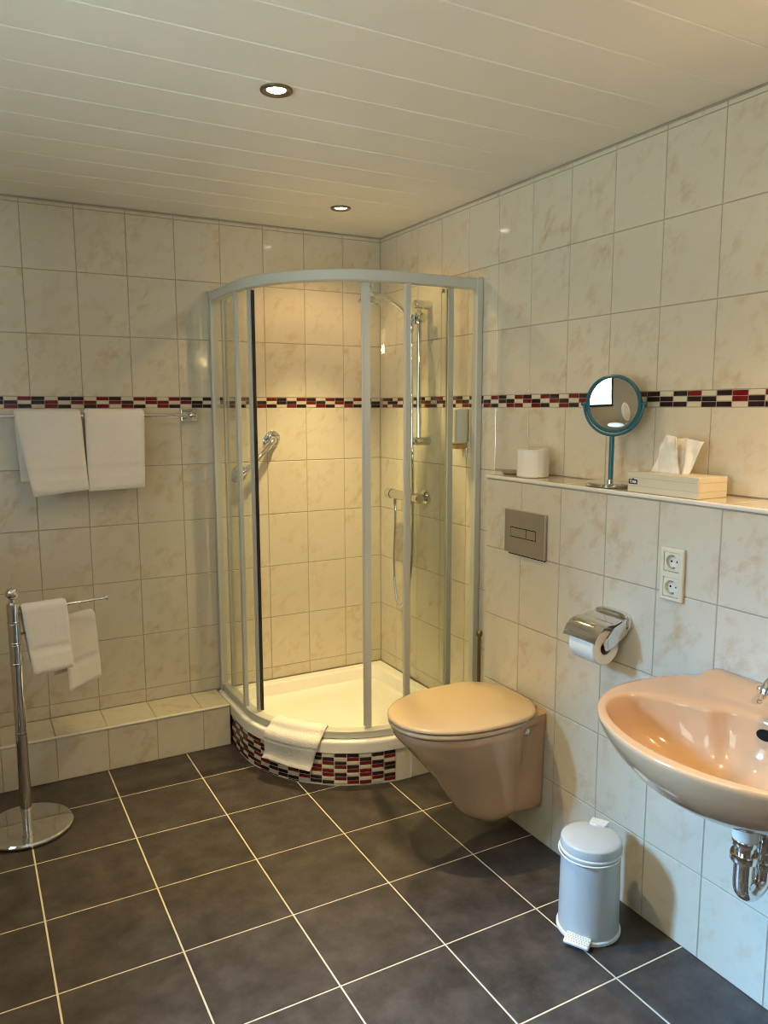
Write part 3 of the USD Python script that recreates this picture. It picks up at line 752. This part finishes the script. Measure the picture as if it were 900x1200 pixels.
# ------------------------------------------------------------------ paper holder, sockets
HY, HZ = -1.802, .8700
ph = thing('paper_holder', 'chrome toilet paper holder with curved cover on the tiled wall', 'toilet paper holder', (PX, HY, HZ))
a = np.linspace(0, 2 * np.pi, 48, endpoint=False)
sup = np.c_[.070 * np.sign(np.cos(a)) * np.abs(np.cos(a)) ** .55, .031 * np.sign(np.sin(a)) * np.abs(np.sin(a)) ** .6]
part(ph, 'base_plate', grid_closed(np.stack([np.c_[np.full(48, x), HY + k * sup[:, 0], HZ + .004 + k * sup[:, 1]] for k, x in ((1, PX - .0012), (1, PX - .010), (.95, PX - .016), (.80, PX - .019))])), 'chrome', 40)
RCX, RCZ, RR = -.262, .8205, .0535
cw = .066
ang = np.radians(np.linspace(76, 168, 20))
arcp = [(PX - .016, HZ + .018), (PX - .040, HZ + .0185)] + [(RCX + (RR + .007) * math.cos(t), RCZ + (RR + .009) * math.sin(t)) for t in ang]
arcp = np.array(arcp)
cov = []
for yy in np.linspace(-1, 1, 9):
    k = 1 - .0 * yy
    cov.append([[p[0], HY + yy * cw, p[1] - .0025 * yy ** 4] for p in arcp])
cov = np.array(cov)
def thin(P, t):
    du, ds = np.gradient(P, axis=0), np.gradient(P, axis=1)
    N = np.cross(du, ds); N /= np.linalg.norm(N, axis=-1, keepdims=True)
    nu, nv = P.shape[:2]
    idx = np.arange(nu * nv).reshape(nu, nv); o = nu * nv; f = []
    for i in range(nu - 1):
        for j in range(nv - 1):
            a_, b_, c_, d_ = idx[i, j], idx[i + 1, j], idx[i + 1, j + 1], idx[i, j + 1]
            f += [(a_, b_, c_), (a_, c_, d_), (o + a_, o + c_, o + b_), (o + a_, o + d_, o + c_)]
    edge = list(idx[:, 0]) + list(idx[-1, 1:]) + list(idx[-2::-1, -1]) + list(idx[0, -2:0:-1])
    for a_, b_ in zip(edge, edge[1:] + edge[:1]):
        f += [(a_, o + b_, b_), (a_, o + a_, o + b_)]
    m = trimesh.Trimesh(np.vstack([(P + N * t / 2).reshape(-1, 3), (P - N * t / 2).reshape(-1, 3)]), np.array(f), process=False)
    if m.volume < 0: m.invert()
    return m
part(ph, 'cover', thin(cov, .0025), 'chrome', 50, 'curved polished cover flap')
for s in (-1, 1):
    sh = Polygon([(PX - .014, HZ + .016), (PX - .014, HZ - .022), (RCX + .012, RCZ - .006), (RCX - .010, RCZ - .012), (RCX - .016, RCZ + .010), (RCX + .020, RCZ + .046)]).buffer(.004)
    e = trimesh.creation.extrude_polygon(sh, .004, engine='earcut')
    v = np.c_[e.vertices[:, 0], HY + s * (cw - .0042) + (e.vertices[:, 2] - .002), e.vertices[:, 1]]
    em = trimesh.Trimesh(v, e.faces[:, ::-1], process=False)
    part(ph, 'side_arm', em, 'chrome', False)
part(ph, 'spindle', lathe([(0, -.060), (.007, -.060), (.007, .058), (0, .058)], 18, 'y', (RCX, HY, RCZ)), 'white_plastic', 40)
def roll(parent, at, r, rc, w, axis, smooth=40):
    prof = [(rc, -w / 2), (r - .003, -w / 2), (r, -w / 2 + .003), (r, w / 2 - .003), (r - .003, w / 2), (rc, w / 2)]
    P_ = np.array(prof)
    n = 56; aa = np.arange(n) * 2 * np.pi / n
    Vv = np.stack([np.c_[p[0] * np.cos(aa), p[0] * np.sin(aa), np.full(n, p[1])] for p in np.vstack([P_, P_[:1]])])
    m = grid_closed(Vv, caps=False)
    core = [(rc - .0018, -w / 2 + .001), (rc - .0002, -w / 2 + .001), (rc - .0002, w / 2 - .001), (rc - .0018, w / 2 - .001), (rc - .0018, -w / 2 + .001)]
    Vc = np.stack([np.c_[p[0] * np.cos(aa), p[0] * np.sin(aa), np.full(n, p[1])] for p in core])
    mc = grid_closed(Vc, caps=False)
    for q in (m, mc):
        if axis == 'y': q.vertices = q.vertices[:, [1, 2, 0]]
        q.apply_translation(at)
    part(parent, 'paper', m, 'paper', smooth)
    part(parent, 'core', mc, 'cardboard', smooth, 'brown cardboard core')
tr = thing('toilet_roll', 'white toilet roll hanging in the chrome holder', 'toilet roll', (RCX, HY, RCZ))
roll(tr, (RCX, HY + .001, RCZ - .012), .0520, .0205, .100, 'y')
tr2 = thing('toilet_roll', 'spare white toilet roll standing upright on the tiled shelf', 'toilet roll', (-.098, -1.308, SHELF_Z))
roll(tr2, (-.098, -1.308, SHELF_Z + .0495), .0555, .021, .097, 'z')
part(tr2, 'loose_end', thin(np.array([[[-.098 + (.0562 + .004 * max(0, (k - .6)) * 2) * math.cos(t), -1.308 + (.0562 + .004 * max(0, k - .6) * 2) * math.sin(t), SHELF_Z + z] for z in (.002, .05, .097)] for k, t in ((i / 11, math.radians(250 - i * 5)) for i in range(12))]), .0006), 'paper', True)

so = thing('double_socket', 'cream double wall socket on the tiled wall above the basin', 'wall socket', (PX, -2.0125, 1.048))
sy0, sy1, sz0, sz1 = -2.051, -1.972, .9755, 1.1225
fr = bevel_box(PX - .0125, PX - .0004, sy0, sy1, sz0, sz1, .0055)
for zc in (1.0835, 1.0135):
    fr = fr - m3.Manifold.cube([.03, .0535, .0535], True).translate([PX - .012, -2.0125, zc])
part(so, 'frame', fr, 'socket_cream', 40)
for zc in (1.0835, 1.0135):
    ins = bevel_box(PX - .0118, PX - .0006, -2.0385, -1.9865, zc - .026, zc + .026, .002) - m3.Manifold.cylinder(.02, .0195, .0195, 40).rotate([0, 90, 0]).translate([PX - .0205, -2.0125, zc])
    i_ = part(so, 'insert', ins, 'socket_cream', 40)
    part(i_, 'well', lathe([(0, -.0002), (.0192, -.0002), (.0192, -.0008), (0, -.0008)][::-1], 36, 'x', (PX - .00005, -2.0125, zc)), 'white_plastic', 40)
    for dy in (-.0095, .0095):
        part(i_, 'pin_hole', lathe([(0, -.0010), (.0030, -.0010), (.0030, -.0014), (0, -.0014)][::-1], 14, 'x', (PX, -2.0125 + dy, zc)), 'dark', 40)
    for dz in (-.0165, .0165):
        part(i_, 'earth_clip', bevel_box(PX - .0095, PX - .001, -2.0155, -2.0095, zc + dz - .0018, zc + dz + .0018, .0006), 'satin_steel', 40)

# ------------------------------------------------------------------ things on the shelf
di = thing('soap_dish', 'small flat grey metal dish on the shelf behind the upright toilet roll', 'dish', (-.075, -1.165, SHELF_Z))
part(di, 'bowl', lathe([(0, .0008), (.040, .0008), (.048, .006), (.050, .0115), (.048, .0115), (.042, .006), (0, .004)], 44, at=(-.075, -1.178, SHELF_Z)), 'satin_steel', 40)
part(di, 'foot', lathe([(.020, .0002), (.034, .0002), (.034, .0007), (.020, .0007)], 32, at=(-.075, -1.178, SHELF_Z)), 'seal_black', 40)

MC = np.array([-.100, -1.683, 1.510])
mi = thing('shaving_mirror', 'round table mirror with teal frame and stem on a chrome disc base', 'mirror', (MC[0], MC[1], SHELF_Z))
az, el = math.radians(201), math.radians(-4)
mn = np.array([math.cos(az) * math.cos(el), math.sin(az) * math.cos(el), math.sin(el)])
mr_ = np.cross([0, 0, 1], mn); mr_ /= np.linalg.norm(mr_); mu = np.cross(mn, mr_)
Bm = np.c_[mr_, mu, mn]
yaw_n = np.array([math.cos(az), math.sin(az), 0]); By = np.c_[mr_, [0, 0, 1], yaw_n]
def place(m, B, at):
    v, f = arrays(m)
    return trimesh.Trimesh(v @ B.T + at, f, process=False)
part(mi, 'base', lathe([(0, .001), (.072, .001), (.075, .003), (.075, .011), (.072, .014), (0, .0145)], 56, at=(MC[0], MC[1], SHELF_Z)), 'chrome', 40, 'round chrome base')
part(mi, 'stem', tube([(MC[0], MC[1], SHELF_Z + .020), (MC[0], MC[1], MC[2] - .0995)], .0075, 18), 'teal', 40)
part(mi, 'stem_collar', lathe([(0, .0147), (.010, .0147), (.010, .022), (0, .022)], 24, at=(MC[0], MC[1], SHELF_Z)), 'chrome', 40)
th = np.linspace(-np.pi, 0, 40)
part(mi, 'yoke', place(tube(np.c_[.0955 * np.cos(th), .0955 * np.sin(th), np.zeros(40)], .0042, 12), By, MC), 'teal', 40)
ring = [(.0795, .004), (.084, .008), (.0885, .006), (.089, 0), (.0885, -.008), (.084, -.011), (.0, -.0115), (0, -.0105), (.0795, -.0105), (.0795, .004)]
n = 72; aa = np.arange(n) * 2 * np.pi / n
part(mi, 'ring_frame', place(grid_closed(np.stack([np.c_[r * np.cos(aa), r * np.sin(aa), np.full(n, z)] for r, z in ring]), caps=False), Bm, MC), 'teal', 40)
RC = 0.9                                           # slightly bulging glass
gl = [(r, -.0015 + (math.sqrt(RC ** 2 - r * r) - RC) + .0055) for r in np.linspace(.079, .0005, 24)]
part(mi, 'mirror_glass', place(lathe([(0, -.010), (.079, -.010)] + gl, 72), Bm, MC), 'mirror_silver', 30, 'round mirror glass')
for s in (-1, 1):
    part(mi, 'pivot', place(lathe([(0, .0885), (.004, .0885), (.004, .0995), (.006, .100), (.006, .104), (0, .105)] if s > 0 else [(0, -.105), (.006, -.104), (.006, -.100), (.004, -.0995), (.004, -.0885), (0, -.0885)], 14, 'x'), By, MC), 'teal', 40)

bx = thing('tissue_box', 'flat cream tissue box with dark logo patch on the tiled shelf', 'tissue box', (-.103, -1.935, SHELF_Z))
X0, X1, Y0, Y1, ZB0, ZB1 = -.160, -.045, -2.058, -1.812, SHELF_Z + .0005, SHELF_Z + .057
part(bx, 'carton', bevel_box(X0, X1, Y0, Y1, ZB0, ZB1, .0012, 2), 'carton', 40)
for z in (ZB0 + .017, ZB0 + .041):
    part(bx, 'printed_line', join(box(X0 - .0004, X0 + .0001, Y0 + .004, Y1 - .003, z, z + .0012), box(X0 + .003, X1 - .003, Y0 - .0004, Y0 + .0001, z, z + .0012)), 'carton_line')
part(bx, 'end_flap_seam', box(X0 + .003, X0 + .0042, Y0 - .0004, Y0 + .0001, ZB0 + .004, ZB1 - .008), 'carton_line')
LY = -1.832
logo = Polygon([(-.0155, -.0070), (.0155, -.0070), (.0155, .0055), (.005, .0055), (0, .0090), (-.005, .0055), (-.0155, .0055)]).buffer(.0008)
lo = trimesh.creation.extrude_polygon(logo, .0006, engine='earcut')
v = np.c_[X0 - .0009 + (.0006 - lo.vertices[:, 2]), LY - lo.vertices[:, 0], ZB0 + .030 + lo.vertices[:, 1]]
lp = part(bx, 'logo_patch', trimesh.Trimesh(v, lo.faces, process=False), 'ink', False, 'dark logo patch with white lettering')
tx = meshkit.text_mesh('TORK', .0072, .0004, True)
tv = np.array(tx.vertices); w_ = tv[:, 0].max() - tv[:, 0].min(); tv[:, 0] -= tv[:, 0].min() + w_ / 2; tv[:, 0] *= min(1, .027 / w_)
part(lp, 'lettering', trimesh.Trimesh(np.c_[X0 - .0010 - tv[:, 2], LY - tv[:, 0], ZB0 + .0256 + tv[:, 1]], tx.faces, process=False), 'print_white')
part(bx, 'slot_film', box(X0 + .035, X1 - .035, Y0 + .055, Y1 - .055, ZB1 + .0001, ZB1 + .0006), 'white_plastic')
ti = thing('tissue', 'white tissue sheet pulled up out of the tissue box slot', 'tissue', (-.1, -1.935, ZB1))
def tis(b0, b1, t0, t1, h0, h1, hm, x0, lean, seed, tw):
    """One upright crumpled flap: y of its base ends, y of its top ends, height at the ends and extra in the middle."""
    nu, nv = 26, 30
    P_ = np.zeros((nu, nv, 3))
    for i, u in enumerate(np.linspace(0, 1, nu)):
        for j, s_ in enumerate(np.linspace(0, 1, nv)):
            yb, yt = b0 + (b1 - b0) * u, t0 + (t1 - t0) * u
            h = h0 + (h1 - h0) * u + hm * (1 - abs(2 * u - 1)) ** 1.2
            fold = .007 * math.sin(u * 8 + seed) * (.3 + s_) + .004 * math.sin(u * 17 + 4 * s_ + seed * 2)
            P_[i, j] = (x0 + lean * s_ + fold + tw * (u - .5) * s_, yb + (yt - yb) * s_ ** .8, ZB1 + .0012 + h * s_)
    P_ = P_ + ((meshkit.fbm(P_ * 38 + seed, 3, seed) - .5) * .010)[..., None] * np.array([1, .3, .3])
    P_[:, 0, 2] = ZB1 + .001
    return thin(P_, .0012)
part(ti, 'fold', tis(-1.850, -1.950, -1.872, -1.948, .058, .100, .030, -.108, -.006, 2, -.010), 'paper', True)
part(ti, 'fold', tis(-1.912, -1.968, -1.895, -2.004, .098, .092, .004, -.096, .010, 5, .012), 'paper', True)

# ------------------------------------------------------------------ washbasin
BY, BZ = -2.402, .800
wbs = thing('washbasin', 'peach beige ceramic washbasin on the tiled wall below the socket', 'washbasin', (PX, BY, BZ))
half = [(PX - .001, .286), (-.225, .306), (-.272, .322), (-.366, .337), (-.451, .329), (-.520, .300), (-.583, .254), (-.632, .185), (-.668, .100), (-.683, 0)]
hp_ = np.array(half)
full = np.vstack([hp_, (hp_ * [1, -1])[-2::-1]])
tt = np.r_[0, np.cumsum(np.linalg.norm(np.diff(full, axis=0), axis=1))]
sp = CubicSpline(tt, full)(np.linspace(0, tt[-1], 160))
outer = Polygon(np.c_[sp[:, 0], BY + sp[:, 1]])
ih = np.array([(-.302, 0), (-.312, .060), (-.328, .098), (-.352, .118), (-.372, .168), (-.402, .218), (-.440, .260), (-.484, .274), (-.538, .259), (-.592, .206), (-.634, .116), (-.650, 0)])
ifull = np.vstack([ih, (ih * [1, -1])[-2:0:-1]])
tt = np.r_[0, np.cumsum(np.linalg.norm(np.diff(np.vstack([ifull, ifull[:1]]), axis=0), axis=1))]
isp = CubicSpline(tt, np.vstack([ifull, ifull[:1]]), bc_type='periodic')(np.linspace(0, tt[-1], 160, endpoint=False))
inner = Polygon(np.c_[isp[:, 0], BY + isp[:, 1]])
cB = np.array([-.455, BY]); NB = 200
So, Si = star(outer, cB, NB), star(inner, cB, NB)
def wallclip(P_):
    P_ = np.array(P_); P_[:, 0] = np.minimum(P_[:, 0], PX - .001); return P_
def crest(P_):
    """Raised tap ledge along the wall."""
    k = np.clip((P_[:, 0] + .262) / .045, 0, 1); k = k * k * (3 - 2 * k)
    e = np.clip((.292 - np.abs(P_[:, 1] - BY)) / .065, 0, 1); e = e * e * (3 - 2 * e)
    return k * e * .033
rings = []
under = [(.24, .612), (.42, .628), (.60, .655), (.78, .692), (.91, .735), (.975, .768), (.995, .786)]
shift = np.array([.05, 0])
for k, z in under:
    c2 = cB + shift * (1 - k) * 1.2
    Pk = wallclip(c2 + (So - cB) * k)
    rings.append(np.c_[Pk, np.full(NB, z)])
rings.append(np.c_[So, np.full(NB, .792)])
for k, dz in ((.999, .797), (.992, BZ), ):
    Pk = wallclip(cB + (So - cB) * k); rings.append(np.c_[Pk, dz + crest(Pk)])
for w in (.12, .25, .4, .55, .7, .85, .95):
    Pk = wallclip(So + (Si - So) * w); rings.append(np.c_[Pk, BZ + .0005 - .004 * max(0, w - .8) / .2 + crest(Pk)])
for k, z in ((1.0, .7925), (.985, .786), (.965, .772), (.94, .755), (.90, .735), (.84, .715), (.74, .695), (.60, .679), (.44, .668), (.26, .661), (.09, .657)):
    cc = cB + np.array([.025, 0]) * (1 - k)
    rings.append(np.c_[cc + (Si - cB) * k, np.full(NB, z)])
part(wbs, 'bowl', grid_closed(np.stack(rings)), 'ceramic', 60)
part(wbs, 'drain', lathe([(0, .6565), (.030, .6565), (.032, .660), (.026, .662), (.022, .659), (0, .658)], 36, at=(cB[0] + .023, BY, 0)), 'chrome', 40)
ov = rot_about(lathe([(0, 0), (.0125, 0), (.0125, .002), (0, .002)], 30), (0, 1, 0), 0, (0, 0, 0))
ov.vertices[:, 0] *= 1.0; ov.vertices[:, 1] *= 1.7
ov = rot_about(ov, (0, 1, 0), -64, (0, 0, 0)); ov.apply_translation((-.322, BY - .002, .769))
part(wbs, 'overflow', ov, 'dark', 40, 'dark oval overflow opening')
# tap on the ledge
TPX = -.228
tp = thing('basin_tap', 'chrome basin tap on the back ledge of the washbasin', 'tap', (TPX, BY, BZ))
ZT = BZ + .0335
part(tp, 'base', bevel_box(TPX - .024, TPX + .024, BY - .075, BY + .030, ZT - .004, ZT + .022, .009), 'chrome', 40)
part(tp, 'spout', tube(bezier([(TPX - .005, BY - .02, ZT + .01), (TPX - .02, BY - .02, ZT + .055), (TPX - .07, BY - .02, ZT + .075), (TPX - .125, BY - .02, ZT + .060), (TPX - .132, BY - .02, ZT + .045)], 24), np.linspace(.016, .0115, 24), 18), 'chrome', 40)
part(tp, 'lever', tube(bezier([(TPX + .002, BY - .02, ZT + .02), (TPX + .002, BY - .012, ZT + .072), (TPX - .010, BY + .012, ZT + .092), (TPX - .012, BY + .022, ZT + .096)], 14), np.linspace(.013, .006, 14), 14), 'chrome', 40)
KX, KY, KZ = -.243, -2.333, BZ + .006
pk = thing('plug_knob', 'small chrome plug ball on the washbasin ledge beside the tap', 'plug', (KX, KY, KZ))
part(pk, 'stem', lathe([(0, .0), (.0085, .0), (.0085, .006), (.0045, .010), (.0045, .024), (0, .024)], 20, at=(KX, KY, KZ)), 'chrome', 40)
part(pk, 'ball', trimesh.creation.icosphere(3, .0105).apply_translation((KX, KY, KZ + .034)), 'chrome', 40)

# siphon
QX = -.366
si = thing('siphon', 'chrome tubular trap with white connector under the washbasin', 'siphon', (QX, BY, .40))
part(si, 'tailpiece', lathe([(0, .535), (.0275, .535), (.0285, .539), (.0285, .6085), (0, .6085)], 32, at=(QX, BY, 0)), 'white_plastic', 40, 'white plastic connector')
part(si, 'nut', lathe([(0, .520), (.027, .520), (.0285, .524), (.0285, .532), (.027, .5345), (0, .5345)], 32, at=(QX, BY, 0)), 'chrome', 40)
RB = .034
bend = [(QX, BY, .5195), (QX, BY, .50), (QX, BY, .44)] + [(QX + RB - RB * math.cos(t), BY, .428 - RB * math.sin(t)) for t in np.linspace(0, np.pi, 15)][1:-1] + [(QX + 2 * RB, BY, .44), (QX + 2 * RB, BY, .485)]
part(si, 'bend', tube(np.array(bend), .0215, 24), 'chrome', 50)
part(si, 'nut', lathe([(0, .482), (.029, .482), (.031, .486), (.031, .498), (.029, .502), (0, .502)], 32, at=(QX, BY, 0)), 'chrome', 40)
part(si, 'nut', lathe([(0, .448), (.027, .448), (.0285, .452), (.0285, .464), (.027, .467), (0, .467)], 32, at=(QX + 2 * RB, BY, 0)), 'chrome', 40)
el_ = bezier([(QX + 2 * RB, BY, .485), (QX + 2 * RB, BY, .520), (QX + 2 * RB + .014, BY, .552), (QX + 2 * RB + .046, BY, .566), (PX - .004, BY, .567)], 24)
part(si, 'outlet_pipe', tube(el_, .0195, 24), 'chrome', 50)
part(si, 'wall_flange', lathe([(0, -.001), (.036, -.001), (.034, -.008), (.024, -.012), (0, -.012)][::-1], 32, 'x', (PX, BY, .567)), 'chrome', 40)
part(si, 'cleaning_plug', lathe([(0, -.0225), (.009, -.0225), (.009, -.0185), (0, -.0185)], 18, 'y', (QX + .006, BY, .425)), 'chrome', 40)
part(wbs, 'fixing_bolt', tube(bezier([(-.30, BY - .03, .612), (-.285, BY - .03, .598), (-.27, BY - .03, .60), (-.265, BY - .03, .625)], 12), .007, 12), 'chrome', 40)

# ------------------------------------------------------------------ pedal bin
BX_, BY_ = -.352, -1.912
pb = thing('pedal_bin', 'pale grey metal pedal bin on the floor between toilet and basin', 'waste bin', (BX_, BY_, 0))
at = (BX_, BY_, 0)
part(pb, 'base_ring', lathe([(0, .0005), (.088, .0005), (.091, .004), (.091, .012), (.087, .014), (0, .014)], 56, at=at), 'bin_white', 40, 'white plastic base ring')
part(pb, 'body', lathe([(0, .0142), (.0855, .0142), (.0860, .02), (.0835, .246), (0, .246)], 56, at=at), 'bin_paint', 40)
part(pb, 'collar', lathe([(0, .2465), (.086, .2465), (.0885, .249), (.0885, .253), (.086, .255), (0, .255)], 56, at=at), 'bin_white', 40)
part(pb, 'lid', lathe([(0, .2555), (.0855, .2555), (.0865, .258), (.0855, .277), (.082, .2815), (.07, .2855), (.045, .290), (.02, .2922), (0, .2928)], 56, at=at), 'bin_paint', 50)
cd = CAM[:2] - np.array([BX_, BY_]); cd /= np.linalg.norm(cd)
def around(m, deg):
    """Turn a mesh built towards +x about the bin's axis."""
    v, f = arrays(m)
    Rz = Rot.from_euler('z', deg, degrees=True).as_matrix()
    return trimesh.Trimesh(v @ Rz.T + at, f, process=False)
face = math.degrees(math.atan2(cd[1], cd[0]))
tab = Polygon([(.062, -.020), (.095, -.022), (.097, .0), (.095, .022), (.062, .020), (.056, 0)]).buffer(.003)
tm = trimesh.creation.extrude_polygon(tab, .007, engine='earcut'); tm.apply_translation((-.004, 0, .2835))
part(pb, 'lid_tab', around(rot_about(tm, (0, 1, 0), 6, (.075, 0, .286)), face - 196), 'bin_white', False, 'white lid tab at the back')
pd = bevel_box(.080, .118, -.036, .036, 0.0125, .0235, .004)
pd = rot_about(pd, (0, 1, 0), 14, (.1, 0, .018))
pe = part(pb, 'pedal', around(pd, face - 16), 'bin_white', 40, 'white plastic foot pedal')
dots = []
for i in range(4):
    for j in range(9):
        dots.append(box(.0885 + i * .007 - .0015, .0885 + i * .007 + .0015, -.030 + j * .0073 + (i % 2) * .0025 - .0015, -.030 + j * .0073 + (i % 2) * .0025 + .0015, .0233, .0246))
part(pe, 'grip_pattern', around(rot_about(join(*dots), (0, 1, 0), 14, (.1, 0, .018)), face - 16), 'carton_line', False, None, 'stuff')
hb = [(.0885 * math.cos(t), .0885 * math.sin(t), .2475 - .006 * max(0, math.sin(t)) ** .6) for t in np.linspace(0, np.pi, 40)]
part(pb, 'carry_handle', around(tube(np.array(hb) + np.array([0, .002, -.001]), .0024, 10), face - 115), 'bin_white', 40)

# ------------------------------------------------------------------ lamps
def spot(x, y, label):
    t = thing('ceiling_spotlight', label, 'spotlight', (x, y, ROOM_H), 'recessed ceiling spotlights')
    n = 44; aa = np.arange(n) * 2 * np.pi / n
    prof = [(.0425, 2e-4), (.042, -.003), (.038, -.0052), (.033, -.0046), (.0255, .0003), (.0255, .0012), (.0425, .0012), (.0425, 2e-4)]
    part(t, 'trim_ring', trimesh.Trimesh(*arrays(grid_closed(np.stack([np.c_[x + r * np.cos(aa), y + r * np.sin(aa), np.full(n, ROOM_H + z - .0016)] for r, z in prof]), caps=False))), 'bronze_ring', 40, 'brushed metal trim ring')
    part(t, 'bulb', lathe([(0, -.006), (.014, -.0044), (.020, -.003), (.025, -.0008), (.025, -.0002), (0, -.0002)][::-1], 36, at=(x, y, ROOM_H - .0004)), 'bulb', 40, 'glowing halogen lamp face')
    for nm, power, colour, cone, soft in (('beam', SPOT_POWER * (1.08 if y > -1 else 1), SPOT_COLOR, 37.0, 1.0), ('spill', SPILL_POWER * (.85 if y > -1 else 1), SPILL_COLOR, 72.0, 0.5)):
        d = UsdLux.SphereLight.Define(stage, t + '/' + nm)
        d.CreateRadiusAttr(.022); d.CreateIntensityAttr(power); d.CreateColorAttr(Gf.Vec3f(*colour))
        sh = UsdLux.ShapingAPI.Apply(d.GetPrim())
        sh.CreateShapingConeAngleAttr(cone); sh.CreateShapingConeSoftnessAttr(soft)
        d.AddTranslateOp().Set(Gf.Vec3d(0, 0, -.034))
spot(-1.083, -1.436, 'recessed ceiling spotlight in the middle of the room, nearer the viewer')
spot(-.421, -.436, 'recessed ceiling spotlight above the shower, further back')
spot(-1.050, -2.880, 'recessed ceiling spotlight above the viewer, out of frame')
ml = thing('wall_lamp', 'frosted tubular wall lamp over the washbasin, out of frame', 'lamp', (0, -2.62, 1.93))
part(ml, 'bracket', bevel_box(-.10, -.0015, -2.66, -2.58, 1.90, 1.96, .006), 'chrome', 40)
part(ml, 'shade', lathe([(0, -.20), (.030, -.20), (.034, -.19), (.034, .19), (.030, .20), (0, .20)], 28, 'y', (-.145, -2.62, 1.93)), 'lamp_glow', 40)
for nm, power, cone, soft in (('downlight', MIRROR_LAMP_POWER, 78.0, 0.7), ('glow', MIRROR_LAMP_POWER * .22, 0, 0)):
    sp_l = UsdLux.SphereLight.Define(stage, ml + '/' + nm)
    sp_l.CreateRadiusAttr(.028); sp_l.CreateIntensityAttr(power); sp_l.CreateColorAttr(Gf.Vec3f(*MIRROR_LAMP_COLOR))
    if cone:
        sh = UsdLux.ShapingAPI.Apply(sp_l.GetPrim())
        sh.CreateShapingConeAngleAttr(cone); sh.CreateShapingConeSoftnessAttr(soft)
    sp_l.AddTranslateOp().Set(Gf.Vec3d(-.150, 0, -.075))
# white stool by the left wall, seen only in the round mirror
STX, STY = -2.28, -1.66
ol = thing('stool', 'white stool with oval seat and oval back, seen only in the round mirror', 'stool', (STX, STY, 0))
part(ol, 'foot', lathe([(0, .001), (.20, .001), (.20, .012), (.17, .022), (.03, .03), (0, .03)], 40, at=(STX, STY, 0)), 'chrome', 40)
part(ol, 'column', lathe([(0, .031), (.024, .031), (.024, .78), (0, .78)], 24, at=(STX, STY, 0)), 'chrome', 40)
for nm, c_, r_, deg in (('seat', (STX, -1.60, .815), (.17, .185, .034), 4), ('backrest', (STX, -1.835, 1.07), (.05, .085, .19), -8)):
    e = trimesh.creation.icosphere(4, 1.0); e.vertices *= r_
    e = rot_about(e, (1, 0, 0), deg, (0, 0, 0)); e.apply_translation(c_)
    part(ol, nm, e, 'opal', True)
part(ol, 'back_strut', tube(bezier([(STX, -1.70, .80), (STX, -1.80, .81), (STX, -1.86, .86), (STX, -1.85, .93)], 14), .014, 12), 'chrome', 40)
